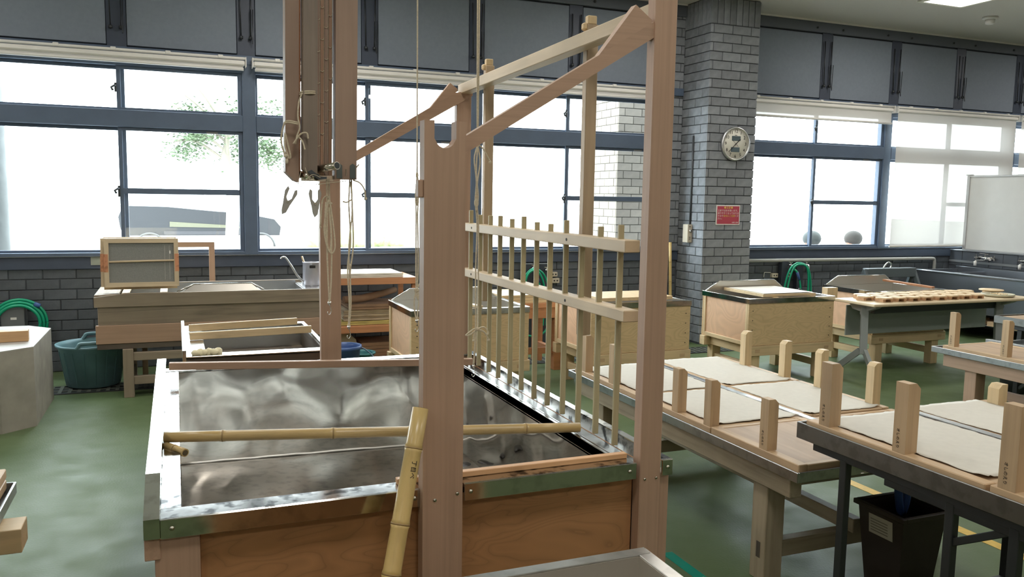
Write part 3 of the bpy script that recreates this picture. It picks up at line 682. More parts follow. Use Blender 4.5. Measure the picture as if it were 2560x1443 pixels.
rope('hanging_rope', 'white cord with a long loose coil in front of the back notched post, brass hook', [
    [(.535, y, 1.676), (.536, y, 1.55), (.534, y, 1.42), (.537, y, 1.3), (.541, y, 1.21)], [(.543, y, 1.676), (.545, y, 1.6), (.551, y, 1.45), (.549, y, 1.3), (.543, y, 1.21)],
    [(.546, y-.01, 1.585), (.535, y-.012, 1.612), (.518, y-.012, 1.60), (.512, y-.01, 1.56), (.508, y-.01, 1.50)], [(.540, y-.01, 1.60), (.522, y-.01, 1.50), (.530, y-.01, 1.43), (.548, y-.01, 1.395), (.562, y-.01, 1.42), (.556, y-.01, 1.50), (.545, y-.01, 1.585)],
    [(.530, y-.006, 1.59), (.527, y-.006, 1.50), (.54, y-.006, 1.40), (.549, y-.006, 1.46), (.541, y-.006, 1.57)]], 1.165, .541, y,
    lambda k: (k.blob((.546, y-.008, 1.585), (.008, .006, .005)), k.blob((.508, y-.01, 1.495), (.004, .004, .006)), k.blob((.541, y, 1.212), (.005, .005, .008))))
rope('hanging_rope', 'doubled white cord to the right of the back notched post with a steel spring hook', [
    [(.622, y, 1.676), (.618, y, 1.58), (.624, y, 1.44), (.612, y, 1.34), (.618, y, 1.2), (.614, y, 1.11)], [(.628, y, 1.676), (.632, y, 1.55), (.634, y, 1.42), (.622, y, 1.32), (.624, y, 1.2), (.617, y, 1.11)],
    [(.634, y, 1.675), (.66, y, 1.665), (.678, y, 1.64), (.682, y, 1.61)], [(.628, y, 1.60), (.61, y, 1.59), (.598, y, 1.592)], [(.624, y-.004, 1.67), (.63, y-.004, 1.56), (.62, y-.004, 1.46), (.616, y-.004, 1.38), (.62, y-.004, 1.3)], [(.645, y, 1.72), (.657, y, 1.735)]], 1.068, .6155, y,
    lambda k: (k.blob((.683, y, 1.605), (.006, .005, .006)), k.blob((.620, y, 1.345), (.007, .006, .008)), k.blob((.598, y, 1.592), (.004, .004, .004)), k.blob((.6155, y, 1.115), (.006, .006, .006))))
rope('hanging_rope', 'single white cord with three knots to the left of the front notched post', [
    [(.886, y, 3.82), (.886, y, 2.6), (.887, y, 1.7)], [(.887, y, 1.7), (.881, y, 1.62), (.884, y, 1.55), (.884, y, 1.35), (.886, y, 1.24)], [(.889, y, 1.7), (.894, y, 1.63), (.890, y, 1.55), (.893, y, 1.35), (.889, y, 1.24)],
    [(.884, y, 1.235), (.877, y, 1.20), (.879, y, 1.16), (.887, y, 1.12)], [(.891, y, 1.235), (.897, y, 1.205), (.892, y, 1.16), (.890, y, 1.12)], [(.889, y, 1.25), (.9, y, 1.27), (.906, y, 1.285)], [(.878, y, 1.25), (.892, y, 1.21), (.899, y, 1.235), (.884, y, 1.26)], [(.885, y-.004, 1.7), (.889, y-.004, 1.66), (.884, y-.004, 1.60)]], 1.082, .889, y,
    lambda k: (k.blob((.888, y, 1.595), (.0075, .006, .016)), k.blob((.887, y, 1.70), (.006, .005, .014)), k.blob((.887, y, 1.245), (.009, .007, .011)), k.blob((.907, y, 1.288), (.005, .005, .005)), k.blob((.893, y, 1.215), (.006, .006, .012))))
rope('hanging_rope', 'doubled white cord tied in a bow, right of the front notched post before the comb', [
    [(1.133, y, 3.82), (1.131, y, 2.5), (1.137, y, 1.83)], [(1.138, y, 3.82), (1.139, y, 2.5), (1.140, y, 1.83)],
    [(1.137, y, 1.82), (1.125, y, 1.77), (1.135, y, 1.68), (1.131, y, 1.60), (1.14, y, 1.5), (1.136, y, 1.3), (1.139, y, 1.08), (1.131, y, .92)], [(1.140, y, 1.82), (1.150, y, 1.76), (1.140, y, 1.68), (1.138, y, 1.6), (1.146, y, 1.5), (1.148, y, 1.3), (1.150, y, 1.10), (1.142, y, 1.07), (1.134, y, .92)],
    [(1.138, y, 1.83), (1.16, y, 1.815), (1.18, y, 1.785), (1.192, y, 1.765)], [(1.137, y-.004, 1.82), (1.133, y-.004, 1.72), (1.142, y-.004, 1.62), (1.134, y-.004, 1.56)],
    [(1.146, y, 1.075), (1.12, y, 1.055), (1.098, y, 1.05), (1.104, y, 1.058), (1.13, y, 1.075), (1.147, y, 1.078)], [(1.147, y, 1.076), (1.175, y, 1.082), (1.195, y, 1.06), (1.19, y, 1.05), (1.172, y, 1.066), (1.15, y, 1.075)], [(1.149, y, 1.072), (1.178, y, 1.06), (1.197, y, 1.03)], [(1.143, y, 1.07), (1.132, y, 1.05), (1.131, y, 1.032)]], .882, 1.1325, y,
    lambda k: (k.blob((1.138, y, 1.825), (.008, .007, .010)), k.blob((1.136, y, 1.595), (.010, .008, .020)), k.blob((1.147, y, 1.075), (.010, .008, .008)), k.blob((1.198, y, 1.027), (.005, .005, .006)), k.blob((1.131, y, 1.028), (.006, .005, .005)), k.blob((1.193, y, 1.76), (.006, .005, .007))))
# ------------------------------------------------------------------ smaller vats on trestles along the wall
def small_vat(x0, y0, label, w=.96, d=.70, zb=.335, zt=.76, back=True, face=None, legs=True, beam=True):
    t = T('small_vat', label, 'vat', (x0+w/2, y0+d/2, 0), 'small plywood vats along the window wall')
    x1, y1 = x0+w, y0+d
    mk('front_panel', bx(x0, x1, y0, y0+.018, zb, zt-.045), face or PLYL, t)
    mk('back_panel', bx(x0, x1, y1-.018, y1, zb, zt-.03), face or PLYL, t)
    for x in (x0+.012, x1-.024): mk('side_panel', bx(x, x+.012, y0+.02, y1-.02, zb, zt-.03), PLYP, t)
    for x in (x0, x1-.03):
        for y in (y0+.0185, y1-.05): mk('corner_post', bx(x, x+.03, y, y+.03, zb, zt-.045), PINE(), t)
        mk('bottom_rail', bx(x, x+.03, y0+.05, y1-.05, zb, zb+.035), PINE('y'), t)
    rm = MB(); c = .045
    rm.box(x0-.004, x1+.004, y0-.004, y0+.03, zt-.006, zt).box(x0-.004, x1+.004, y1-.03, y1+.004, zt-.006, zt).box(x0-.004, x0+.03, y0+.03, y1-.03, zt-.006, zt).box(x1-.03, x1+.004, y0+.03, y1-.03, zt-.006, zt)
    for a in ((x0-.005, x1+.005, y0-.006, y0-.001), (x0-.005, x1+.005, y1+.001, y1+.006), (x0-.006, x0-.001, y0, y1), (x1+.001, x1+.006, y0, y1)): rm.box(*a, zt-c, zt, c=.001)
    r = mk('steel_rim', rm, FASCIA if back or x0 > 1 else steel('brushed_steel', c=(.42, .41, .38), rough=.3, dirt=.15), t)
    li = MB()
    zf = zb+.10
    for a in ((x0+.03, x1-.03, y0+.028, y0+.031), (x0+.03, x1-.03, y1-.031, y1-.028), (x0+.028, x0+.031, y0+.03, y1-.03), (x1-.031, x1-.028, y0+.03, y1-.03)): li.box(*a, zf, zt-.004, c=0)
    li.box(x0+.03, x1-.03, y0+.03, y1-.03, zf-.005, zf, c=0)
    mk('liner', li, steel('small_liner', c=(.60, .57, .52), rough=.3, wav=.12, metal=.8), t)
    if back:
        b = MB(); b.prism([(x0+.02, y1-.03, zt-.002), (x0+.17, y1-.03, zt+.085), (x1-.14, y1-.03, zt+.085), (x1-.02, y1-.03, zt-.002)], (0, .02, 0))
        bk = mk('back_splash', b, steel('small_liner'), t)
        e = MB(); e.tube([(x0+.02, y1-.02, zt), (x0+.17, y1-.02, zt+.087), (x1-.14, y1-.02, zt+.087), (x1-.02, y1-.02, zt)], .007, 6); mk('splash_edge', e, CHROME, bk)
    for s in (x0+.045, x1-.045):
        for k in range(4): mk('nail', MB().lathe([(.005, 0), (.004, .002), (0, .002)], (s, y0-.0005, zb+.06+k*.085), 6, axis='y'), INK, t)
    if beam:
        for y in (y0-.012, y1-.08): 
            bm = mk('beam', bx(x0-.02, x1+.01, y, y+.075, zb-.09, zb-.002), PINE('x'), t)
            if y < y0:
                for x in (x0+.08, x1-.10): mk('tenon', bx(x, x+.05, y-.0015, y, zb-.062, zb-.032, c=0), OAKY('x'), bm)
        for x in (x0+.05, x1-.13): mk('cross_beam', bx(x, x+.075, y0+.07, y1-.085, zb-.085, zb-.004), PINE('y'), t)
    if legs:
        for x in (x0+.06, x1-.15):
            for y in (y0+.01, y1-.11): mk('leg', bx(x, x+.09, y, y+.085, 0, zb-.09), PINE(), t)
            mk('stretcher', bx(x+.02, x+.065, y0+.095, y1-.11, .10, .165), PINE('y'), t)
    return t
va = small_vat(1.62, 5.99, 'orange plywood vat with steel rim behind the comb, left of the low red stool')
mk('wooden_lath', MB().beam((2.02, 6.62, .770), (2.18, 6.02, .770), .05, .016), PINE('y'), label='white wooden slat lying across the vat behind the comb', cat='slat')
vb = small_vat(3.14, 6.00, 'plywood vat with a board on top standing against the brick pillar', back=False)
mk('pressing_board', MB().box(3.28, 3.98, 6.10, 6.55, .762, .792), PLYL, label='pale board lying on the vat left of the brick pillar', cat='board')
vc = small_vat(4.68, 5.955, 'plywood vat right of the brick pillar with a framed paper mould on it')
mo = T('paper_mould', 'flat framed board covered with white paper on the vat right of the pillar', 'mould', (5.15, 6.3, .762))
mk('frame', MB().box(4.88, 5.48, 6.02, 6.60, .762, .785).box(4.88, 4.90, 6.02, 6.6, .785, .79), PINE('x'), mo); mk('paper', MB().grid(4.905, 5.47, 6.04, 6.59, lambda x, y: .7915+rnd.uniform(0, .001), 6, 6, .006), PAPER, mo)
for x in (4.98, 5.40): mk('support_slat', bx(x, x+.05, 5.98, 6.64, .7605, .7615, c=0), PINE('y'), mo)
mk('clamp', MB().box(5.50, 5.58, 6.28, 6.34, .761, .775).lathe([(.012, 0), (.012, .02), (0, .022)], (5.54, 6.31, .775), 8), BLACKM, label='small black clamp on the right rim of the vat by the pillar', cat='clamp')
vd = small_vat(6.30, 5.96+.16, 'plywood vat half hidden behind the folding table with wooden coasters')
mk('sloping_batten', MB().beam((7.05, 6.74, .80), (7.16, 6.20, .772), .05, .02), REDW('y'), label='orange batten lying along the right of the vat behind the folding table', cat='batten')
q = T('leaning_plank', 'leaning reddish plank with a pale block on its top end, left of the folding table', 'plank', (6.0, 6.45, 0)); mk('plank', MB().beam((5.98, 6.42, .0), (6.07, 6.47, .69), .07, .03, up=(1, 0, 0)), REDW(), q); mk('end_block', bx(5.99, 6.12, 6.42, 6.50, .665, .775), PINE(), q)
fg = small_vat(.095, 1.005, 'near steel-rimmed vat cut by the bottom edge of the picture', back=False, face=PLYO)
mk('offcut', bx(1.075, 1.13, 1.47, 1.555, .0, .742), PINE(), label='pale wooden post end at the bottom edge beside the near vat', cat='post')

# second vat, behind the big one
W = T('low_vat', 'weathered steel-rimmed vat with two battens behind the big vat', 'vat', (.40, 5.2, 0))
mk('front_board', bx(.05, .79, 4.67, 4.70, .60, .735), DARKW(), W); mk('back_board', bx(.05, .79, 5.71, 5.74, .60, .735), DARKW(), W)
for x in (.03, .77): mk('side_board', bx(x, x+.025, 4.67, 5.74, .60, .735), DARKW('y'), W)
mk('rim', MB().box(.03, .80, 4.655, 4.74, .742, .75).box(.03, .80, 5.68, 5.76, .742, .75).box(.03, .135, 4.74, 5.68, .742, .75).box(.775, .80, 4.74, 5.68, .742, .75).box(.015, .035, 4.655, 5.76, .70, .785), steel('low_vat_rim', rough=.22, dirt=.3, wav=.05), W)
l2 = MB().box(.135, .777, 4.735, 4.74, .48, .745, c=0).box(.135, .777, 5.68, 5.685, .48, .745, c=0).box(.130, .135, 4.735, 5.685, .48, .745, c=0).box(.775, .78, 4.735, 5.685, .48, .745, c=0).box(.13, .78, 4.735, 5.685, .475, .48, c=0)
mk('liner', l2, steel('low_liner', c=(.52, .53, .52), rough=.25, wav=.2), W)
for x in (.09, .70):
    for y in (4.72, 5.62): mk('leg', bx(x, x+.07, y, y+.07, 0, .60), GREYW('z'), W)
mk('under_tray', bx(.06, .79, 4.70, 5.71, .56, .60), DARKW(), W)
for p0, p1, lb in (((.060, 5.18, .774), (.775, 5.26, .774), 'nearer pale batten laid across the weathered vat'), ((.060, 5.50, .774), (.735, 5.62, .774), 'farther pale batten laid across the weathered vat')):
    mk('cross_batten', MB().beam(p0, p1, .022, .044), PINE('x'), label=lb, cat='batten')
pb = MB(); 
for i in range(6): pb.blob((.08+i*.022+rnd.uniform(-.008, .008), 4.71+rnd.uniform(-.015, .015), .757+rnd.uniform(0, .008)), (.024, .022, .017+.006*(i % 2)), 10, 6, .12)
mk('paper_pulp', pb, plain('wet_pulp', (.72, .66, .45), rough=.7), label='lump of wet paper pulp on the corner of the weathered vat', cat='pulp')

# long weathered trough at the left wall
L = T('wooden_trough', 'long weathered wooden trough on legs below the left windows', 'vat', (.32, 7.42, 0))
x0, x1, y0, y1 = -.60, 1.21, 7.08, 7.76
mk('top_board', MB().prism([(x0, y0, .72), (x1, y0, .72), (x1, y0, .822), (-.36, y0, .822), (x0, y0, .797)], (0, .035, 0)), GREYW(), L)
mk('middle_board', bx(x0+.025, x1-.02, y0+.015, y0+.05, .575, .718), GREYW(), L)
mk('lower_board', bx(x0+.005, x1-.01, y0+.002, y0+.04, .43, .575), CEDAR('x'), L)
mk('bottom_strip', bx(x0+.01, x1, y0+.01, y0+.05, .385, .428), DARKW(), L)
mk('back_board', bx(x0+.02, x1, y1-.035, y1, .40, .84), GREYW(), L)
for x in (x0+.02, x1-.06): mk('end_board', bx(x, x+.035, y0+.05, y1-.035, .42, .79), GREYW('y'), L)
mk('end_shelf', bx(x0, x0+.17, y0+.036, y1, .795, .812), GREYW('y'), L); mk('end_shelf', bx(1.00, x1, y0+.036, y1, .80, .818), steel('low_vat_rim'), L)
for x in (-.41, -.13): mk('cross_slat', bx(x, x+.055, y0+.036, y1-.05, .800, .814), PINE('y'), L)
mk('liner', MB().box(x0+.17, 1.0, y0+.038, y0+.042, .55, .81, c=0).box(x0+.17, 1.0, y1-.04, y1-.036, .55, .835, c=0).box(x0+.17, 1.0, y0+.04, y1-.04, .545, .55, c=0).box(.995, 1.0, y0+.04, y1-.04, .55, .81, c=0), steel('trough_liner', c=(.45, .46, .47), rough=.3, wav=.15), L)
sp = mk('splash_board', MB().prism([(.0, y0+.045, .80), (.125, 7.19, .868), (.575, 7.19, .868), (.66, y0+.045, .80)], (0, .012, .006)), steel('splash_metal', c=(.33, .31, .28), rough=.4), L)
mk('splash_edge', MB().tube([(.0, y0+.05, .822), (.125, 7.20, .872), (.575, 7.20, .872), (.67, y0+.05, .822)], .007, 6), CHROME, sp)
for x in (-.41, 1.02):
    for y in (7.06, 7.62): mk('leg', bx(x+(.045 if y > 7.5 else 0), x+.075, y, y+.075, 0, .385), GREYW('z'), L)
for z in (.10, .29): mk('stretcher', bx(-.335, 1.02, 7.075, 7.12, z, z+.065), GREYW(), L)
mk('cross_rail', bx(-.37, -.34, 7.135, 7.62, .10, .16), GREYW('y'), L)
# frames leaning on it
def sugeta(dx, dy, label, screen=True):
    t = T('mould_frame', label, 'frame', (-.26+dx, 7.16+dy, .83)); X0, X1, Z0, Z1 = -.525+dx, .015+dx, .868, 1.245; Y0 = 7.14+dy
    tip = lambda z: Y0+(z-.868)*.16
    def bar(x0, x1, z0, z1, nm, m): return mk(nm, MB().prism([(x0, tip(z0), z0), (x1, tip(z0), z0), (x1, tip(z1), z1), (x0, tip(z1), z1)], (0, .022, 0)), m, t)
    w = .034
    mk('bottom_bar', MB().prism([(X0, tip(Z0), Z0), (X1, tip(Z0), Z0), (X1-w, tip(Z0+w), Z0+w), (X0+w, tip(Z0+w), Z0+w)], (0, .024, 0)), HINOKI('x'), t)
    mk('top_bar', MB().prism([(X0, tip(Z1), Z1), (X1, tip(Z1), Z1), (X1-w, tip(Z1-w), Z1-w), (X0+w, tip(Z1-w), Z1-w)], (0, .024, 0)), HINOKI('x'), t)
    sd = []
    for a, b in ((X0, X0+w), (X1, X1-w)): sd.append(mk('side_bar', MB().prism([(a, tip(Z0), Z0), (b, tip(Z0+w), Z0+w), (b, tip(Z1-w), Z1-w), (a, tip(Z1), Z1)], (0, .024, 0)), HINOKI('z'), t))
    for q, x in ((sd[0], X0), (sd[1], X1-.026)): mk('copper_grip', MB().prism([(x-.002, tip(1.0)-.003, .985), (x+.028, tip(1.0)-.003, .985), (x+.028, tip(1.12)-.003, 1.125), (x-.002, tip(1.12)-.003, 1.125)], (0, .03, 0)), COPPER, q)
    if screen:
        mk('screen', MB().prism([(X0+w, tip(Z0+w)+.012, Z0+w), (X1-w, tip(Z0+w)+.012, Z0+w), (X1-w, tip(Z1-w)+.012, Z1-w), (X0+w, tip(Z1-w)+.012, Z1-w)], (0, .003, 0)), plain('mould_screen', (.20, .20, .185), rough=.6, var=.1, scale=120), t)
        zm = 1.068; mk('middle_bar', MB().tube([(X0+w, tip(zm)+.004, zm-.004), (X1-w, tip(zm)+.004, zm+.004)], .008, 8), HINOKI('x'), t)
        for x in (.07, .105): mk('seam', bx(X1-x-w, X1-x-w+.006, tip(1.06)+.0, tip(1.06)+.012, .93, 1.19, c=0) if False else MB().prism([(X1-x, tip(.92)+.010, .92), (X1-x+.006, tip(.92)+.010, .92), (X1-x+.006, tip(1.19)+.010, 1.19), (X1-x, tip(1.19)+.010, 1.19)], (0, .002, 0)), plain('seam_grey', (.30, .29, .26)), t)
        mk('tag', MB().prism([(X1-.068, tip(1.13)+.008, 1.125), (X1-.058, tip(1.13)+.008, 1.125), (X1-.058, tip(1.15)+.008, 1.145), (X1-.063, tip(1.155)+.008, 1.152), (X1-.068, tip(1.15)+.008, 1.145)], (0, .001, 0)), WHITEP, t)
    return t
sugeta(0, 0, 'paper mould frame with grey screen standing in front on the left trough')
sugeta(-.028, .05, 'second mould frame just behind the front one on the left trough')
sg = T('stacked_frame', 'third pale frame at the back of the frames on the left trough', 'frame', (-.28, 7.32, .83))
mk('panel', MB().prism([(-.535, 7.24, .84), (.0, 7.24, .84), (.0, 7.31, 1.25), (-.535, 7.31, 1.25)], (0, .03, 0)), PINE('x'), sg)
pf = T('prop_frame', 'orange wooden prop frame standing behind the left trough', 'frame', (.25, 7.83, .0))
mk('top_bar', MB().beam((-.3, 7.84, 1.158), (.316, 7.84, 1.158), .03, .045), CEDAR('x'), pf); mk('post', bx(.268, .316, 7.82, 7.86, 0, 1.135), CEDAR(), pf); mk('post', bx(-.3, -.255, 7.82, 7.86, 0, 1.135), CEDAR(), pf)
# watering can
wc = T('watering_can', 'grey metal watering can with a long thin spout on the left trough', 'watering can', (1.10, 7.42, .819))
CAN = plain('can_metal', (.42, .42, .47), rough=.3, metal=.5, var=.05)
mk('body', MB().lathe([(.078, 0), (.080, .01), (.076, .02), (.074, .20), (.078, .205), (.070, .206), (.068, .03), (0, .03)], (1.10, 7.42, .819), 24), CAN, wc)
mk('spout', MB().tube(spl([(1.035, 7.41, .85), (.98, 7.40, .90), (.92, 7.39, 1.00), (.885, 7.385, 1.055), (.865, 7.385, 1.072), (.845, 7.385, 1.068), (.838, 7.385, 1.055)]), [.010]*13+[.008]*24, 8), plain('spout_metal', (.55, .55, .55), rough=.25, metal=.8), wc)
mk('handle', MB().tube(spl([(1.17, 7.44, .99), (1.215, 7.45, .98), (1.22, 7.45, .90), (1.175, 7.44, .86)]), .006, 8), CAN, wc)
mk('label_patch', MB().add([(1.10+.0795*math.sin(a)-.0, 7.42-.0795*math.cos(a), z) for z in (.975, .998) for a in (-.35, -.2, 0, .15, .3)], [[i, i+1, i+6, i+5] for i in range(4)]), INK, wc)
mk('brush_handle', MB().beam((1.05, 7.42, .98), (1.02, 7.43, 1.075), .03, .012), PINE(), label='wooden brush handle sticking out of the watering can', cat='brush')
mk('paper_notice', MB().box(-.71, -.60, 8.250, 8.2545, .955, 1.03, c=0), plain('notice_paper', (.30, .32, .27), rough=.8), label='small pale notice stuck under the window sill, left of the mould frames', cat='notice')

# concrete block, plank, tub, left hose
cb = T('concrete_block', 'octagonal concrete block standing on the floor at the left edge', 'concrete block', (-1.5, 6.83, 0))
c = [(-1.10, 6.235), (-.920, 6.39), (-.915, 7.22), (-1.09, 7.40), (-1.90, 7.40), (-2.08, 7.22), (-2.08, 6.39), (-1.90, 6.235)]
mk('body', MB().prism([(x, y, 0) for x, y in c], (0, 0, .548)), CONC, cb); mk('top_edge', MB().prism([(x*.999-.001, y, .548) for x, y in c], (0, 0, .006)), plain('concrete_top', (.40, .38, .35), rough=.5, var=.1), cb)
mk('plank', MB().beam((-1.75, 6.60, .593), (-.985, 6.665, .593), .09, .075), wood('orange_plank', (.58, .36, .18), 'x', dark=.85), label='orange plank lying on the concrete block', cat='plank')
tb = T('tub', 'large teal plastic tub with raised handles under the left trough', 'tub', (-.66, 7.62, .007)); cx, cy = -.668, 7.62
pts = [(.18, .007), (.205, .02), (.255, .33), (.275, .345), (.278, .36), (.262, .362), (.245, .33), (.195, .03), (0, .025)]
mk('bowl', MB().lathe(pts, (cx, cy, 0), 36), TUBM, tb)
for s in (-1, 1):
    m = MB(); pt = [(cx+s*.0+.262*math.cos(a), cy+.262*math.sin(a), z) for a, z in ()]
    base = math.pi*1.5 if s < 0 else math.pi*.5
    aa = [base-.36, base-.30, base-.24, base, base+.24, base+.30, base+.36]; zz = [.352, .372, .392, .395, .392, .372, .352]
    m.tube(spl([(cx+.268*math.cos(a), cy+.268*math.sin(a), z) for a, z in zip(aa, zz)]), .016, 8); mk('handle', m, TUBM, tb)
for k in range(10):
    a = math.pi+k*math.pi/9; mk('rib', MB().beam((cx+.206*math.cos(a), cy+.206*math.sin(a), .04), (cx+.252*math.cos(a), cy+.252*math.sin(a), .31), .006, .006, up=(math.cos(a), math.sin(a), 0)), plain('tub_groove', (.06, .14, .15), rough=.5), tb)
hb = T('hose_box', 'grey metal box on the wall below the left windows', 'box', (-1.32, 8.2, .40))
mk('body', bx(-1.405, -1.225, 8.12, 8.277, .36, .60, c=.004), plain('grey_box', (.14, .145, .15), rough=.45), hb); mk('label_plate', bx(-1.33, -1.285, 8.118, 8.1205, .505, .525, c=0), WHITEP, hb)
def coil(name, label, loops, mat, r, loc, parts=()):
    t = T(name, label, 'hose', loc); m = MB()
    for p in loops: m.tube(spl(p, 8), r, 8)
    mk('tubing', m, mat, t)
    for nm, mb, mt in parts: mk(nm, mb, mt, t)
    return t
lp_ = []
for k in range(3):
    r = .205-.022*k; lp_.append([(-1.27+r*1.02*math.cos(a), 8.16-.03*k, .47+r*math.sin(a)*.98) for a in [math.pi*2*i/16 for i in range(17)]])
coil('garden_hose', 'coiled green hose hung over the grey box at the left edge', lp_, GREENH, .0135, (-1.27, 8.2, .25), [('blue_coupling', MB().tube([(-1.15, 8.13, .635), (-1.105, 8.13, .615)], .02, 10), BLUEP)])

# shelf with felts
Sf = T('felt_shelf', 'open orange wooden shelf holding folded cloths below the middle window', 'shelf', (1.7, 7.8, 0))
for z, n in ((.845, 'top_shelf'), (.40, 'middle_shelf'), (.10, 'lower_shelf')):
    mk(n, bx(1.262, 2.09, 7.52, 8.08, z-.012, z+.014), REDW('x'), Sf); mk('front_rail', bx(1.262, 2.09, 7.505, 7.53, z-.045, z+.015), REDW('x'), Sf)
for x in (1.265, 2.045):
    for y in (7.53, 8.035): mk('leg', bx(x, x+.045, y, y+.045, 0, .833), REDW(), Sf)
def cloth(name, x0, x1, y0, y1, z0, layers, th, mat, label, sag=.01, grp='folded cloths on the orange shelf'):
    t = T(name, label, 'cloth', ((x0+x1)/2, (y0+y1)/2, z0), grp)
    for i in range(layers):
        a = rnd.uniform(-.012, .012); ph = rnd.uniform(0, 6)
        zf = lambda x, y: z0+th*(i+.5)+sag*math.sin(x*9+ph)*.35+sag*.3*math.sin(y*7+ph)
        m = MB(); n = 12; top = []; 
        prof = []
        for j in range(n+1):
            x = x0+(x1-x0)*j/n; z = z0+th*i+abs(sag*.25*math.sin(x*11+ph)) ; prof.append((x, z))
        poly = [(x, y0+a, z+.0005) for x, z in prof]+[(x1+.008, y0+a, prof[-1][1]+th*.45)]+[(x, y0+a, z+th*.92) for x, z in prof[::-1]]+[(x0-.008, y0+a, prof[0][1]+th*.45)]
        m.prism(poly, (0, y1-y0, 0)); mk('fold', m, mat[i % len(mat)] if isinstance(mat, (list, tuple)) else mat, t)
    return t
cloth('felt_stack', 1.28, 1.95, 7.53, 8.0, .860, 3, .014, plain('white_felt', (.66, .61, .52), rough=.95, var=.05), 'white felt cloths spread on top of the orange shelf')
cloth('felt_stack', 1.33, 2.0, 7.60, 7.98, .415, 2, .018, YELCL, 'yellowish felts at the bottom of the middle shelf')
cloth('felt_stack', 1.42, 2.01, 7.60, 7.98, .456, 5, .020, BEIGECL, 'folded beige felts in the middle of the orange shelf')
cloth('felt_stack', 1.46, 2.02, 7.58, 7.98, .560, 2, .026, BROWNCL, 'brown folded cloth on the beige felts')
rc = MB(); rc.tube([(1.42, 7.62, .652), (1.6, 7.66, .658), (1.8, 7.75, .685), (1.96, 7.85, .71)], [.035, .035, .032, .028], 10)
mk('rolled_cloth', rc, BROWNCL, label='brown rolled cloth on top of the middle shelf pile', cat='cloth')
cloth('felt_stack', 1.58, 2.02, 7.60, 7.95, .115, 4, .032, BROWNCL, 'brown cloth bundle on the lowest shelf')
mk('paper_sack', MB().prism([(1.30, 7.62, .115), (1.56, 7.62, .115), (1.54, 7.66, .27), (1.46, 7.68, .345), (1.30, 7.68, .35)], (0, .22, 0)), plain('sack_paper', (.50, .44, .32), rough=.9, var=.1), label='cream paper sack on the lowest shelf behind the blue bucket', cat='sack')
bk = T('bucket', 'blue plastic bucket with a wire handle on the floor by the shelf', 'bucket', (1.265, 6.84, 0))
mk('body', MB().lathe([(.11, 0), (.142, .34), (.155, .345), (.155, .372), (.145, .372), (.135, .34), (.105, .012), (0, .01)], (1.265, 6.84, 0), 28), BLUEP, bk)
mk('handle', MB().tube(spl([(1.415, 6.84, .345), (1.45, 6.80, .33), (1.50, 6.76, .28), (1.52, 6.75, .23), (1.46, 6.72, .20), (1.36, 6.72, .215)]), .006, 8), plain('bucket_handle', (.10, .17, .24), rough=.4), bk)
mk('pail', MB().lathe([(.08, 0), (.105, .24), (.118, .243), (.118, .258), (.108, .258), (.10, .24), (.075, .01), (0, .01)], (1.478, 7.10, 0), 28), plain('teal_basin', (.05, .22, .25), rough=.35), label='small teal pail beside the blue bucket', cat='pail')

# red trestle stool with frames, between the vats
R_ = T('red_trestle', 'low reddish wooden trestle between the two plywood vats', 'trestle', (3.0, 7.2, 0))
mk('top', bx(2.66, 3.40, 6.98, 7.56, .60, .645), REDW('x'), R_); mk('apron', bx(2.68, 3.38, 7.0, 7.03, .50, .60), REDW('x'), R_)
for x in (2.70, 3.28):
    for y in (7.0, 7.46): mk('leg', bx(x, x+.085, y, y+.085, 0, .60), REDW(), R_)
    mk('rail', bx(x+.02, x+.065, 7.08, 7.46, .13, .20), REDW('y'), R_)
mk('stretcher', bx(2.785, 3.28, 7.02, 7.06, .16, .22), REDW('x'), R_)
def flat_frame(x0, x1, y0, y1, z, label):
    t = T('flat_frame', label, 'frame', ((x0+x1)/2, (y0+y1)/2, z), 'frames stacked on the red trestle')
    for nm, a in (('long_bar', (x0, x1, y0, y0+.035)), ('long_bar', (x0, x1, y1-.035, y1)), ('short_bar', (x0, x0+.035, y0+.035, y1-.035)), ('short_bar', (x1-.035, x1, y0+.035, y1-.035))): mk(nm, bx(*a, z, z+.024), PINE('x'), t)
    mk('cloth_panel', bx(x0+.035, x1-.035, y0+.035, y1-.035, z+.008, z+.02, c=0), plain('frame_cloth', (.62, .56, .48), rough=.9), t)
for i, lb in enumerate(('lowest of the flat frames stacked on the red trestle', 'middle flat frame stacked on the red trestle', 'topmost flat frame stacked on the red trestle')): flat_frame(2.72+.015*i, 3.34+.012*i, 7.0+.01*i, 7.52, .646+i*.026, lb)
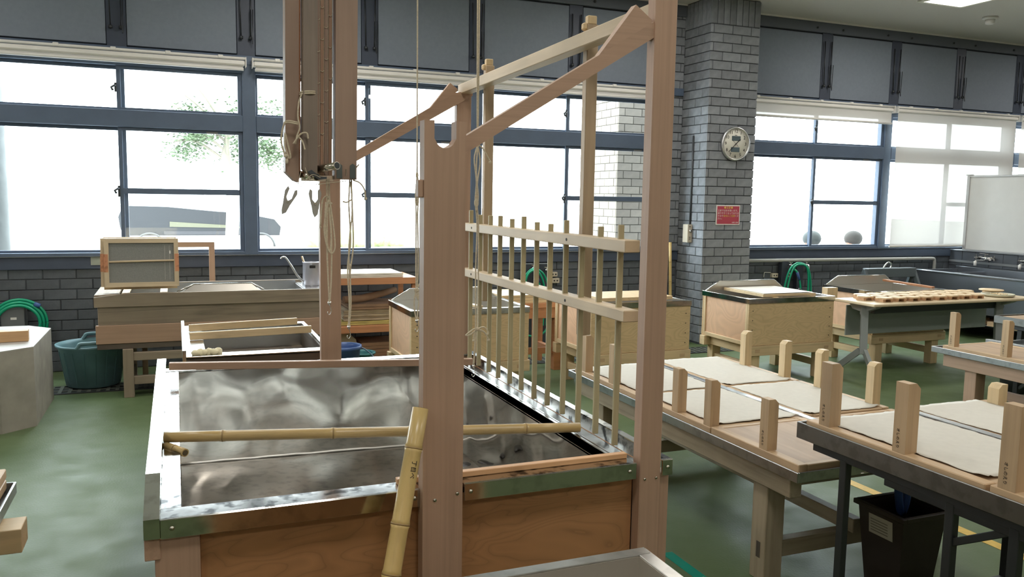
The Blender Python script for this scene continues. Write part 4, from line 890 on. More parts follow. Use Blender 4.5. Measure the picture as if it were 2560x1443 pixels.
# ------------------------------------------------------------------ wall fixtures
PIPEC = plain('pipe_cover', (.035, .042, .055), rough=.5)
def tap(x, y, z, label, second=False):
    t = T('wall_tap', label, 'tap', (x, y, z), 'chrome taps below the windows')
    m = MB(); m.tube([(x, y+.03, z), (x, y-.07, z)], .012, 8).tube(spl([(x, y-.045, z), (x, y-.085, z-.005), (x, y-.09, z-.05)]), .010, 8).lathe([(.02, 0), (.018, .008)], (x, y+.02, z), 10, axis='y')
    mk('body', m, CHROME, t)
    h = MB(); h.tube([(x, y-.05, z), (x, y-.05, z+.03)], .006, 6)
    for k in range(2): h.beam((x-.026*(1-k), y-.05-.026*k, z+.034), (x+.026*(1-k), y-.05+.026*k, z+.034), .010, .008)
    mk('handle', h, CHROME, t); return t
for x, w in ((3.505, .11), (3.69, .12), (6.945, .095), (7.185, .095)):
    t = T('pipe_cover', {3.505: 'dark pipe cover behind the green hose left of the pillar', 3.69: 'dark pipe cover with a tap and outlets, left of the pillar', 6.945: 'left dark pipe cover behind the green hose right of the pillar', 7.185: 'right dark pipe cover behind the green hose right of the pillar'}[x], 'pipe cover', (x, 8.22, 0))
    mk('cover', bx(x-w/2, x+w/2, 8.185, 8.252, 0, .905, c=.004), PIPEC, t); mk('cap', bx(x-w/2-.003, x+w/2+.003, 8.18, 8.255, .905, .911, c=.001), plain('cap_metal', (.4, .42, .45)), t)
tap(3.545, 8.185, .865, 'chrome tap under the green hose left of the pillar'); tap(3.70, 8.185, .84, 'chrome tap right of the green hose, left of the pillar')
tap(6.99, 8.185, .845, 'chrome tap under the green hose right of the pillar'); tap(7.235, 8.185, .845, 'chrome tap at the right end of the green hose right of the pillar')
coil('garden_hose', 'green hose hung in long loops over a tap, seen through the comb', [
    [(3.36, 8.09, .30), (3.37, 8.09, .50), (3.39, 8.09, .68), (3.44, 8.09, .80), (3.53, 8.09, .865), (3.63, 8.09, .82), (3.69, 8.09, .72), (3.72, 8.09, .60), (3.73, 8.09, .40), (3.70, 8.09, .22), (3.60, 8.09, .14), (3.45, 8.09, .16), (3.36, 8.09, .30)],
    [(3.40, 8.07, .30), (3.43, 8.07, .74), (3.52, 8.07, .85), (3.60, 8.07, .80), (3.65, 8.07, .66), (3.685, 8.07, .45), (3.68, 8.07, .25)],
    [(3.545, 8.09, .81), (3.56, 8.07, .76), (3.59, 8.07, .70), (3.62, 8.07, .58), (3.64, 8.07, .4), (3.64, 8.07, .25)]], GREENH, .0115, (3.53, 8.15, .15), [('blue_coupling', MB().tube([(3.55, 8.075, .80), (3.585, 8.07, .72)], .017, 10), BLUEP)])
coil('garden_hose', 'green hose hung in loops between two taps right of the pillar', [
    [(6.83, 8.08, .35), (6.85, 8.08, .52), (6.89, 8.08, .70), (6.94, 8.08, .81), (7.02, 8.08, .870), (7.12, 8.08, .868), (7.20, 8.08, .82), (7.25, 8.08, .70), (7.27, 8.08, .5), (7.25, 8.08, .3)],
    [(6.86, 8.06, .3), (6.90, 8.06, .62), (6.96, 8.06, .80), (7.04, 8.06, .858), (7.15, 8.06, .84), (7.20, 8.06, .74), (7.21, 8.06, .55), (7.20, 8.06, .3)],
    [(7.00, 8.09, .80), (7.03, 8.07, .77), (7.06, 8.07, .71), (7.09, 8.07, .62), (7.115, 8.07, .45), (7.10, 8.07, .25)]], GREENH, .0115, (7.08, 8.15, .2), [('blue_coupling', MB().tube([(7.035, 8.07, .765), (7.075, 8.07, .67)], .017, 10), BLUEP)])
OUTL = plain('outlet_cream', (.52, .46, .36), rough=.5)
def outlet(x, z, w, label, h=.055):
    t = T('wall_outlet', label, 'outlet', (x, 8.26, z)); mk('plate', bx(x-w/2, x+w/2, 8.235, 8.28, z-h/2, z+h/2, c=.004), OUTL, t)
    for s in (-.018, .018): mk('socket', MB().lathe([(.009, 0), (.009, .0015), (0, .0015)], (x+s, 8.235, z), 10, axis='y'), INK, t)
outlet(3.86, .715, .09, 'cream wall outlet seen through the comb, lower one'); outlet(3.84, .785, .08, 'cream junction box above the outlet behind the comb', .05)
outlet(6.845, .712, .09, 'cream wall outlet at the left of the right-hand hose'); outlet(7.04, .715, .08, 'dim wall outlet between the two pipe covers on the right'); outlet(7.22, .715, .06, 'small wall outlet behind the right loop of the hose', .04)
mk('wall_conduit', MB().tube(spl([(6.70, 8.275, .69), (6.70, 8.268, .742), (6.71, 8.268, .75)], 3)+[Vector((6.80, 8.268, .745))], .0055, 6), WHITEP, label='thin white bent conduit leading to an outlet right of the pillar', cat='pipe')
mk('wall_pipe', MB().tube([(6.08, 8.20, .905)]+spl([(9.38, 8.20, .895), (9.44, 8.20, .885), (9.455, 8.20, .83)], 5)+[Vector((9.455, 8.20, .45))], .022, 10), plain('pipe_cream', (.42, .42, .39), rough=.45), label='cream water pipe running along the wall below the right windows', cat='pipe')

# clock, notice, switch, conduit, bamboo at the pillar
yf = 7.772
ck = T('wall_clock', 'round silver-rimmed wall clock on the brick pillar showing about twenty to two', 'clock', (5.80, yf, 2.25))
mk('rim', MB().lathe([(.186, .0), (.190, .018), (.184, .036), (.172, .040), (.166, .030), (.166, .0)], (5.80, yf, 2.25), 40, axis='y'), steel('clock_rim', c=(.68, .68, .68), rough=.3), ck)
fc = mk('dial', MB().lathe([(.168, 0), (.168, .024), (0, .024)], (5.80, yf, 2.25), 40, axis='y'), plain('clock_dial', (.66, .64, .56), rough=.6), ck)
yd = yf-.0245
for dz, dx in ((.060, .004), (-.064, -.004)): 
    mk('lcd_window', bx(5.80+dx-.058, 5.80+dx+.058, yd-.002, yd, 2.25+dz-.026, 2.25+dz+.026, c=0), plain('lcd_dark', (.10, .135, .15), rough=.25), ck)
for i in range(1, 13):
    a = math.radians(90-30*i); text('numeral', str(i), .050, INK, ck, (5.80+.133*math.cos(a), yd-.0005, 2.25+.138*math.sin(a)), FACE_NY)
mk('dial_mark', bx(5.785, 5.815, yd-.0012, yd, 2.342, 2.347, c=0), INK, ck)
def hand(nm, ang, L, w, tail): 
    a = math.radians(90-ang); d = Vector((math.cos(a), 0, math.sin(a))); c = Vector((5.80, yd-.006, 2.25)); mk(nm, MB().beam(c-d*tail, c+d*L, .002, w, up=(0, -1, 0)) if False else MB().beam(c-d*tail, c+d*L, w, .002, up=(0, 1, 0)), INK, ck)
hand('hour_hand', 48.5, .080, .009, .02); hand('minute_hand', 226, .130, .006, .02); hand('second_hand', 132, .045, .003, .06)
sg = T('warning_sign', 'red warning sign with white lettering on the brick pillar below the clock', 'sign', (5.755, yf, 1.46))
X0, X1, Z0, Z1 = 5.595, 5.915, 1.350, 1.570
mk('board', bx(X0, X1, yf-.006, yf+.004, Z0, Z1, c=.001), WHITEP, sg); RED = plain('sign_red', (.42, .055, .085), rough=.5)
mk('red_field', bx(X0+.011, X1-.011, yf-.0072, yf-.006, Z0+.011, Z1-.011, c=0), RED, sg)
YT = plain('sign_yellow', (.70, .52, .10), rough=.5); WT = plain('sign_white', (.72, .62, .62), rough=.5); ys = yf-.0078
text('heading', '◆注意◆', .030, YT, sg, (5.755, ys, 1.541), FACE_NY)
for i, l in enumerate(('工房では水を使います。', '滑りやすくなっておりま', 'すので　　　　　　くだ', 'さい。')): text('line_of_text', l, .0262, WT, sg, (X0+.016, ys, 1.508-.0295*i), FACE_NY, align='LEFT')
text('line_of_text', '足元にご注意', .0262, YT, sg, (X0+.016+.0262*3.03, ys, 1.449), FACE_NY, align='LEFT'); text('line_of_text', '山野工芸館', .0175, WT, sg, (X1-.02, ys, 1.376), FACE_NY, align='RIGHT')
sw = T('switch_box', 'cream switch box on the left side of the brick pillar', 'switch', (5.43, 8.03, 1.14))
mk('box', bx(5.375, 5.436, 7.985, 8.085, 1.14, 1.345, c=.004), OUTL, sw); mk('knob', MB().lathe([(.018, 0), (.018, .008), (0, .01)], (5.41, 7.984, 1.27), 12, axis='y'), CHROME, sw)
for z in (1.18, 1.20, 1.32): mk('mark', bx(5.395, 5.415, 7.983, 7.9852, z-.006, z+.006, c=0), plain('switch_grey', (.2, .18, .15)), sw)
mk('conduit', MB().tube([(5.425, 8.02, 1.345), (5.425, 8.02, 2.34)], .011, 8), plain('conduit_dark', (.05, .055, .06), rough=.4), label='thin dark conduit rising from the switch box on the pillar', cat='conduit')
bamboo('bamboo_stick', (5.285, 8.12, 0), (5.262, 8.16, 1.135), .019, .017, (.2, .45, .6, .8), BAMBOO, 'thin bamboo stick standing in the corner left of the brick pillar')
mk('brown_board', MB().prism([(4.24, 6.9, 0.0), (4.40, 6.9, .0), (4.62, 6.9, .40), (4.585, 6.9, .43)], (0, .5, 0)), plain('brown_board', (.20, .12, .07), rough=.8, var=.1), label='brown board leaning on the floor between the two vats at the pillar', cat='board')
mk('wood_strut', MB().beam((4.10, 6.86, .33), (4.30, 6.86, .02), .03, .06), PINE('x'), label='slanting wooden strut on the floor left of the brown board', cat='strut')

# whiteboard, sinks and taps on the partition
wb = T('whiteboard', 'large grey whiteboard standing on the low sink wall at the right edge', 'whiteboard', (9.86, 6.6, 1.012))
mk('panel', bx(9.852, 9.868, 5.05, 8.07, 1.03, 1.985, c=.001), plain('whiteboard_surface', (.72, .72, .70), rough=.35, var=.02), wb)
mk('top_bar', bx(9.838, 9.875, 5.02, 8.07, 1.985, 2.008), plain('board_alu', (.6, .6, .6), rough=.3, metal=.6), wb); mk('bottom_bar', bx(9.838, 9.875, 5.02, 8.07, 1.013, 1.03), plain('board_alu', (.6, .6, .6)), wb)
mk('side_bar', bx(9.838, 9.878, 8.07, 8.11, 1.013, 2.012), plain('board_alu', (.6, .6, .6)), wb); mk('hinge', bx(9.83, 9.885, 8.05, 8.125, 2.008, 2.02), plain('board_alu', (.6, .6, .6)), wb)
sk = T('steel_sink', 'long stainless trough sink along the low wall at the right', 'sink', (9.35, 6.1, 0))
m = MB(); xa, xb, y0, y1 = 9.02, 9.76, 3.6, 8.10
m.box(xa, xa+.03, y0, y1, .30, .765).box(xb-.02, xb, y0, y1, .45, .80).box(xa+.03, xb-.02, y1-.03, y1, .45, .765).box(xa+.03, xb-.02, y0, y1-.03, .45, .46)
mk('basin', m, STEELB, sk); mk('front_edge', MB().box(xa-.02, xa+.035, y0, y1+.01, .745, .772, c=.008), STEELB, sk); mk('divider', bx(xa+.03, xb-.02, 7.66, 7.70, .46, .755), STEELB, sk)
for y in (7.9, 5.8, 3.8): 
    for x in (xa+.03, xb-.08): mk('leg', bx(x, x+.04, y, y+.04, 0, .45), STEELB, sk)
mk('lower_shelf', bx(xa+.03, xb-.04, y0, y1, .16, .175), STEELB, sk)
mk('drain_pipe', MB().tube([(9.35, 5.0, .45), (9.35, 5.0, .02)], .05, 12), WHITEP, sk)
def mixer(y, label):
    t = T('mixer_tap', label, 'tap', (9.8, y, .86)); m = MB()
    for s in (-.075, .075): m.lathe([(.03, 0), (.028, .02), (.02, .03), (.02, .06), (0, .065)], (9.80, y+s, .935), 12, axis='x') if False else m.tube([(9.805, y+s, .93), (9.735, y+s, .93)], [.028, .022], 12)
    m.tube([(9.745, y-.10, .93), (9.745, y+.10, .93)], .018, 10)
    m.tube(spl([(9.745, y, .925), (9.72, y-.005, .90), (9.60, y-.03, .905), (9.52, y-.05, .905), (9.505, y-.052, .895)]), .011, 8); mk('body', m, CHROME, t)
    mk('nozzle', MB().tube([(9.505, y-.052, .90), (9.505, y-.052, .845)], [.018, .016], 10), WHITEP, t)
    for s in (-1, 1):
        h = MB(); h.tube([(9.745, y+s*.09, .93), (9.745, y+s*.13, .935)], .010, 8)
        for k in range(2): h.beam((9.745-.035*(k == 0), y+s*.13, .935-.035*(k == 1)), (9.745+.035*(k == 0), y+s*.13, .935+.035*(k == 1)), .012, .010)
        mk('cross_handle', h, CHROME, t)
    mk('lever', MB().beam((9.74, y-.05, .985), (9.70, y+.05, .995), .012, .006).beam((9.745, y, .94), (9.745, y, .985), .014, .014), CHROME, t)
mixer(7.68, 'chrome mixer tap on the low wall below the left edge of the whiteboard'); mixer(7.07, 'chrome mixer tap nearest the right edge of the picture')
# steel press behind the folding table
pz = T('steel_press', 'dark grey steel press frame with a lifting ring behind the rear vat', 'press', (7.98, 7.55, 0)); PRM = plain('press_paint', (.085, .105, .115), rough=.5)
mk('cross_head', bx(7.60, 8.36, 7.50, 7.60, .735, .845, c=.005), PRM, pz)
for s, x in ((-1, 7.60), (1, 8.36)):
    for y in (7.40, 7.70): mk('leg', MB().beam((x, 7.55, .83), (x+s*.06, y+(y-7.55)*1.2, .0), .045, .045), PRM, pz)
mk('base_plate', bx(7.5, 8.46, 7.28, 7.82, 0, .04), PRM, pz); mk('lifting_ring', MB().tube(spl([(7.88, 7.55, .845), (7.91, 7.55, .885), (7.95, 7.55, .912), (7.985, 7.55, .905), (8.0, 7.55, .875), (7.99, 7.55, .845)]), .009, 8), CHROME, pz)
mk('spindle', MB().tube([(7.98, 7.55, .735), (7.98, 7.55, .04)], .035, 12), PRM, pz)

# folding table on castors with the wooden coasters
F = T('folding_table', 'grey folding table on castors with a pale top, right of the pillar vats', 'table', (6.8, 5.85, 0))
mk('table_top', bx(5.76, 7.84, 5.59, 6.09, .694, .720, c=.006), plain('beech_top', (.62, .50, .33), rough=.4, var=.03, scale=3), F)
mk('modesty_panel', bx(5.86, 7.72, 6.02, 6.035, .37, .66, c=.003), plain('modesty_grey', (.30, .335, .315), rough=.5), F)
mk('apron_beam', bx(5.98, 7.62, 5.80, 5.86, .60, .66, c=.003), plain('beam_dark', (.05, .06, .065), rough=.5), F)
for x in (5.86, 7.60):
    lg = mk('leg', MB().beam((x, 5.80, .665), (x-.05, 5.74, .24), .062, .085), GREYM, F)
    mk('bracket', MB().prism([(x-.02, 5.63, .693), (x-.02, 5.98, .693), (x-.02, 5.93, .64), (x-.02, 5.80, .62), (x-.02, 5.66, .672)], (.06, 0, 0)), plain('bracket_grey', (.26, .27, .27), rough=.4), F)
    mk('pivot', MB().tube([(x-.045, 5.79, .615), (x+.04, 5.79, .615)], .022, 14), plain('bracket_grey', (.26, .27, .27)), lg)
    mk('foot', MB().beam((x-.05, 5.78, .27), (x-.14, 5.98, .07), .035, .055).beam((x-.05, 5.72, .27), (x-.16, 5.47, .07), .035, .055), GREYM, F)
    for (cx_, cy_) in ((x-.145, 5.985), (x-.165, 5.46)):
        w_ = mk('castor', MB().tube([(cx_-.022, cy_, .034), (cx_+.022, cy_, .034)], .034, 18), BLACKM, F); mk('fork', bx(cx_-.008, cx_+.008, cy_-.015, cy_+.02, .035, .085), GREYM, w_)
HEXM = wood('coaster_wood', (.66, .50, .31), 'x', dark=.84, across=30); HEXD = wood('coaster_foot', (.50, .30, .17), 'x', dark=.8)
def coaster(x, y, label, grp):
    t = T('wooden_coaster', label, 'coaster', (x, y, .7205), grp); r = .082
    mk('hex_top', MB().prism([(x+r*math.cos(math.pi*k/3), y+r*.9*math.sin(math.pi*k/3), .748) for k in range(6)], (0, 0, .012)), HEXM, t)
    for s in (-.045, .045): mk('foot_bar', MB().prism([(x+s-.012, y-.05, .721), (x+s+.012, y-.05, .721), (x+s+.018, y-.05, .748), (x+s-.018, y-.05, .748)], (0, .10, 0)), HEXD, t)
    return t
ORD = ('first', 'second', 'third', 'fourth', 'fifth', 'sixth', 'seventh', 'eighth', 'ninth', 'tenth'); proto = None; CR = [(5.74, [6.02+.167*k for k in range(8)]), (5.735+.15, [5.94+.163*k for k in range(9)]), (6.02, [6.03+.170*k for k in range(9)])]
for ri, (yy, xs) in enumerate(CR):
    g = ('front', 'middle', 'back')[ri]+' row of hexagonal coasters'
    for i, xx in enumerate(xs):
        yj = yy+rnd.uniform(-.006, .006); xx += rnd.uniform(-.004, .004)
        lab = 'hexagonal wooden coaster, %s from the left in the %s row on the folding table' % (ORD[i], ('front', 'middle', 'back')[ri])
        if proto is None: proto = coaster(xx, yj, lab, g)
        else: dup(proto, (xx, yj, .7205), lab, g, rnd.uniform(-.06, .06))
bo = mk('round_tray', MB().lathe([(.13, 0), (.15, .012), (.15, .028), (.142, .028), (.135, .012), (0, .01)], (7.55, 5.78, .7205), 28), plain('tray_cream', (.45, .42, .30), rough=.5), label='round cream tray at the right end of the folding table', cat='tray')
m = MB()
for k in range(14): a = rnd.uniform(0, 6.28); r = rnd.uniform(.01, .10); p = Vector((7.55+r*math.cos(a), 5.78+r*math.sin(a), .738+rnd.uniform(0, .01))); m.beam(p, p+Vector((rnd.uniform(-.04, .04), rnd.uniform(-.04, .04), .006)), .014, .008)
mk('wood_chips', m, HEXM, label='loose pale wood chips lying in the round cream tray', cat='wood chips', kind='stuff')
mk('wooden_disc', MB().lathe([(.11, 0), (.115, .006), (.11, .012), (0, .012)], (7.70, 5.97, .755), 24).lathe([(.08, -.034), (.08, 0)], (7.70, 5.97, .755), 16), HEXM, label='round wooden disc behind the cream tray on the folding table', cat='disc')

# ------------------------------------------------------------------ trestle tables with zinc trays
def trestle(dx, dy, label, wood_=TABLEW, beam_wood=None):
    t = T('trestle_table', label, 'table', (2.78+dx, 3.5+dy, 0)); o = (dx, dy); bw = beam_wood or wood_
    def b(nm, x0, x1, y0, y1, z0, z1, mt, pr=t, c=.003): return mk(nm, bx(x0+dx, x1+dx, y0+dy, y1+dy, z0, z1, c=c), mt, pr)
    for x in (2.255, 3.235): b('side_beam', x, x+.06, 2.56, 4.44, .435, .538, bw('y'))
    for y in (2.66, 4.28): b('cross_beam', 2.315, 3.235, y, y+.06, .44, .538, wood_('x'))
    for x in (2.283, 3.19):
        for y in (2.725, 4.18):
            lg = b('leg', x, x+.095, y, y+.095, 0, .436, wood_('z')); b('tenon', x-.0015, x, y+.03, y+.055, .10, .17, DARKW('z'), lg, 0)
    for y in (2.75, 4.20): b('cross_rail', 2.378, 3.19, y, y+.05, .09, .165, wood_('x'))
    b('stretcher', 2.74, 2.79, 2.70, 4.36, .166, .23, wood_('y'))
    tr = MB(); tr.box(2.218+dx, 3.345+dx, 2.48+dy, 4.51+dy, .538, .542, c=0)
    for a in ((2.214, 2.222, 2.476, 4.514), (3.341, 3.349, 2.476, 4.514)): tr.box(a[0]+dx, a[1]+dx, a[2]+dy, a[3]+dy, .530, .572, c=.002)
    for a in ((2.222, 3.341, 2.476, 2.484), (2.222, 3.341, 4.506, 4.514)): tr.box(a[0]+dx, a[1]+dx, a[2]+dy, a[3]+dy, .530, .572, c=.002)
    mk('zinc_tray', tr, TRAY, t); mk('divider', bx(2.765+dx, 2.80+dx, 2.484+dy, 4.506+dy, .542, .598, c=.002), TRAY, t)
    return t
def dboard(x0, x1, y0, y1, z, side, py, label, paper=None, ph=.215, pw=.05, writing=False, bare=True):
    t = T('drying_board', label, 'drying board', ((x0+x1)/2, (y0+y1)/2, z))
    mk('panel', bx(x0+.03, x1-.03, y0+.025, y1-.025, z+.010, z+.030, c=.001), PLYB, t)
    for nm, a in (('side_strip', (x0, x0+.045, y0, y1)), ('side_strip', (x1-.045, x1, y0, y1))): mk(nm, bx(*a, z, z+.034, c=.003), OAKY('y'), t)
    for nm, a in (('end_strip', (x0+.045, x1-.045, y0, y0+.028)), ('end_strip', (x0+.045, x1-.045, y1-.028, y1))): mk(nm, bx(*a, z, z+.032, c=.003), OAKY('x'), t)
    for y in py:
        xa = x0+.002 if side < 0 else x1-.002-pw; zt = z+.034+ph; zb = z+.034; k = .018
        poly = [(xa, y-pw/2, zb), (xa+pw, y-pw/2, zb), (xa+pw, y-pw/2, zt-(k if side < 0 else 0)), (xa+pw-(k if side < 0 else 0), y-pw/2, zt), (xa+(k if side > 0 else 0), y-pw/2, zt), (xa, y-pw/2, zt-(k if side > 0 else 0))]
        p = mk('post', MB().prism(poly, (0, pw, 0)), PINE() if side > 0 else OAKY('z'), t)
        if writing: 
            R = Matrix(((0, 0, -1), (0, 1, 0), (1, 0, 0)))   # reading down the post, facing -X
            q = text('handwriting', writing, .0135, INK, t, (xa-.0006, y+.006, zb+.048), Matrix(((0, 0, -1), (0, -1, 0), (-1, 0, 0))), ext=.0003); q.parent = p
        else:
            mk('nail', MB().lathe([(.004, 0), (.003, .001), (0, .001)], (xa+pw/2, y-pw/2-.0003, z+.015), 6, axis='y'), INK, p)
    if side < 0:
        for y in [y0+.08, (y0+y1)/2, y1-.08]: pass
    if paper:
        a0, a1, b0, b1 = paper; ph_ = rnd.uniform(0, 6)
        zf = lambda x, y: z+.0372+.0012*math.sin(x*17+ph_)+.001*math.sin(y*13)+(.006 if (x < a0+.02 or x > a1-.02) and (y < b0+.03) else 0)
        m = MB().grid(a0, a1, b0, b1, zf, 26, 30, .005); q = mk('washi_sheet', m, PAPER, label=paper_label(label), cat='paper', group='damp paper sheets on the drying boards')
        q.modifiers.new('thickness', 'SOLIDIFY').thickness = .0012
    return t
PL = {'board in the middle of the left': 'cream washi sheet, middle of the left row, table by the big vat', 'far left board of the table by t': 'cream washi sheet, far end of the left row, table by the big vat',
      'board in the middle of the right': 'cream washi sheet, middle of the right row, table by the big vat', 'far right board of the table by ': 'cream washi sheet, far end of the right row, table by the big vat',
      'upper board stacked at the lower': 'pale sheet on the stacked boards at the lower left corner', 'board nearest on the right with ': 'cream washi sheet between the written posts on the nearest right table',
      'right board of the nearest steel': 'cream washi sheet beyond the steel strip on the nearest right table'}
def paper_label(l): return [v for k, v in PL.items() if l.startswith(k)][0]
t1 = trestle(0, 0, 'weathered trestle table with a zinc tray, just right of the big vat')
z = .543
dboard(2.232, 2.762, 2.492, 3.068, z+.02, -1, (2.71,), 'bare board at the near left of the table beside the big vat', writing='オしのえり')
dboard(2.232, 2.762, 3.075, 3.72, z+.016, -1, (3.105, 3.37), 'board in the middle of the left row, by the big vat', paper=(2.29, 2.758, 3.10, 3.715))
dboard(2.232, 2.762, 3.735, 4.46, z+.016, -1, (4.015, 4.35), 'far left board of the table by the big vat', paper=(2.285, 2.756, 3.755, 4.45), ph=.22)
dboard(2.803, 3.335, 2.492, 3.085, z+.012, 1, (), 'bare board at the near right of the table by the big vat, half hidden')
dboard(2.803, 3.335, 3.10, 3.745, z+.016, 1, (3.185, 3.56), 'board in the middle of the right row, table by the big vat', paper=(2.835, 3.29, 3.115, 3.738))
dboard(2.803, 3.335, 3.76, 4.50, z+.016, 1, (3.855, 4.22), 'far right board of the table by the big vat', paper=(2.84, 3.29, 3.775, 4.495))
t3 = trestle(2.975, -.04, 'newer orange trestle table with a zinc tray near the right edge', CEDAR, CEDAR)
dboard(5.215, 5.72, 3.66, 4.40, z+.014, -1, (4.33, 3.915), 'bare board with two posts on the far right trestle table', ph=.25, writing='オしのえり')
dboard(5.215, 5.72, 2.90, 3.64, z+.014, -1, (3.55, 3.1), 'board cut by the right edge on the far right trestle table')
t0 = trestle(-3.905, -1.165, 'pale trestle table cut by the left edge at the bottom', PINE, PINE)
mk('stub_beam', bx(-1.0, -.492, 3.0, 3.12, .44, .52), PINE('x'), t0)
dboard(-1.09, -.585, 2.70, 3.34, .552, 1, (), 'board at the lower left corner, on the table at the left edge')
dboard(-1.09, -.585, 2.70, 3.345, .590, 1, (2.78,), 'upper board stacked at the lower left corner', paper=(-1.05, -.645, 2.73, 3.33))

# steel folding table nearest the camera, right
S2 = T('steel_table', 'dark steel folding table with a zinc tray, nearest on the right', 'table', (2.7, 1.75, 0))
def steel_table(t, x0, x1, y0, y1, z):
    tr = MB(); tr.box(x0, x1, y0, y1, z-.045, z-.04, c=0)
    for a in ((x0-.004, x0+.004, y0-.004, y1+.004), (x1-.004, x1+.004, y0-.004, y1+.004)): tr.box(*a, z-.062, z, c=.002)
    for a in ((x0+.004, x1-.004, y0-.004, y0+.004), (x0+.004, x1-.004, y1-.004, y1+.004)): tr.box(*a, z-.062, z, c=.002)
    mk('zinc_tray', tr, steel('dark_tray', c=(.22, .225, .215), rough=.38, dirt=.2), t); mk('divider', bx((x0+x1)/2-.02, (x0+x1)/2+.015, y0, y1-.004, z-.04, z+.02, c=.002), TRAY, t)
    mk('under_frame', MB().box(x0+.03, x0+.06, y0+.02, y1-.05, z-.10, z-.062).box(x1-.06, x1-.03, y0+.02, y1-.05, z-.10, z-.062).box(x0+.06, x1-.06, y1-.09, y1-.05, z-.10, z-.062), BLACKM, t)
steel_table(S2, 2.172, 3.17, .9, 2.440, .792)
for x in (2.215, 3.09):
    for y in (2.235, 1.79, 1.575): mk('leg', bx(x-.014, x+.014, y-.016, y+.016, 0, .70, c=.002), BLACKM, S2)
    mk('side_rail', MB().beam((x, 2.05, .684), (x, 1.0, .684), .024, .028), BLACKM, S2); mk('diagonal_brace', MB().beam((x, 1.79, .570), (x, 1.59, .684), .016, .024), BLACKM, S2)
mk('cross_bar', bx(2.229, 3.076, 2.225, 2.245, .10, .125), BLACKM, S2); mk('cross_bar', bx(2.229, 3.076, 2.0, 2.03, .672, .696), BLACKM, S2)
mk('wire_hook', MB().tube(spl([(2.24, 2.19, .66), (2.27, 2.16, .675), (2.32, 2.13, .68)]), .003, 6), CHROME, S2)
z2 = .762
dboard(2.186, 2.646, 1.665, 2.415, z2+.008, -1, (2.325, 1.985), 'board nearest on the right with a paper sheet, in front of the steel strip', paper=(2.235, 2.644, 1.70, 2.40), ph=.235, pw=.052, writing='オしのえり')
dboard(2.186, 2.646, .95, 1.74-.09, z2+.012, -1, (1.60,), 'bare board at the lower right corner with a written post', ph=.25, pw=.055, writing='オしのえり')
dboard(2.692, 3.155, 1.60, 2.43, z2+.008, 1, (2.36,), 'right board of the nearest steel table, beyond the steel strip', paper=(2.715, 3.10, 1.62, 2.428), ph=.085)
# bin and strap under it
bn = T('storage_bin', 'dark brown plastic bin with a paper label under the nearest steel table', 'bin', (2.81, 2.51, 0)); BRN = plain('bin_brown', (.028, .018, .014), rough=.5)
m = MB(); f = lambda d, z: [(2.69+d, 2.39+d, z), (2.93-d, 2.39+d, z), (2.93-d, 2.63-d, z), (2.69+d, 2.63-d, z)]
r4 = [f(.03, 0), f(0, .35), f(.012, .35), f(.04, .012)]; m.add(sum(r4, []), [[3, 2, 1, 0]]+[[a*4+i, a*4+(i+1) % 4, (a+1)*4+(i+1) % 4, (a+1)*4+i] for a in range(3) for i in range(4)]+[[12, 13, 14, 15]])
mk('body', m, BRN, bn); mk('rim', MB().box(2.675, 2.695, 2.375, 2.645, .338, .358).box(2.925, 2.945, 2.375, 2.645, .338, .358).box(2.695, 2.925, 2.375, 2.395, .338, .358).box(2.695, 2.925, 2.625, 2.645, .338, .358), BRN, bn)
lx = lambda z: 2.69+.03*(1-z/.35)-.0015
lbm = mk('paper_label', MB().prism([(lx(.318), 2.57, .318), (lx(.318), 2.445, .318), (lx(.235), 2.445, .235), (lx(.235), 2.57, .235)], (-.001, 0, 0)), plain('bin_label', (.42, .40, .32), rough=.7), bn)
for i in range(5): z = .300-.012*i; mk('print_line', MB().prism([(lx(z)-.001, 2.56, z), (lx(z)-.001, 2.47, z), (lx(z-.004)-.001, 2.47, z-.004), (lx(z-.004)-.001, 2.56, z-.004)], (-.0008, 0, 0)), plain('print_grey', (.16, .15, .12)), lbm)
m = MB()
m.tube(spl([(2.76, 2.50, .60), (2.765, 2.50, .50), (2.78, 2.50, .38), (2.80, 2.50, .33), (2.82, 2.50, .38), (2.83, 2.50, .50), (2.84, 2.50, .60)]), .017, 6)
mk('blue_strap', m, plain('strap_blue', (.02, .07, .26), rough=.6), label='blue strap looped down into the brown bin', cat='strap')
# steel table at the far right and things below it
S4 = T('far_steel_table', 'dark steel folding table with a brown board at the right edge', 'table', (6.77, 4.1, 0))
steel_table(S4, 6.335, 7.2, 3.4, 4.86, .705); mk('brown_board', bx(6.37, 6.74, 3.45, 4.82, .667, .700), PLYB, S4)
for x in (6.42, 7.12):
    for y in (4.68, 3.7): mk('leg', bx(x-.02, x+.02, y-.02, y+.02, 0, .645), BLACKM, S4)
    mk('brace', MB().beam((x, 4.66, .12), (x, 4.1, .58), .02, .025), BLACKM, S4)
mk('wood_pile', MB().box(8.85, 9.5, 7.1, 7.6, .176, .21).box(8.9, 9.3, 7.2, 7.5, .21, .24).box(9.0, 9.4, 6.6, 7.0, .176, .23), OAKY('y'), label='brown offcuts lying on the shelf under the steel sink', cat='offcuts')
cn = T('white_container', 'white lidded container on the floor under the far right steel table', 'container', (6.75, 4.95, 0)); mk('body', MB().lathe([(.10, 0), (.11, .16), (.11, .17)], (6.75, 4.95, 0), 20), plain('dark_pot', (.03, .035, .04)), cn); mk('lid', MB().lathe([(.12, .17), (.12, .20), (.05, .21), (0, .21)], (6.75, 4.95, 0), 20), WHITEP, cn)
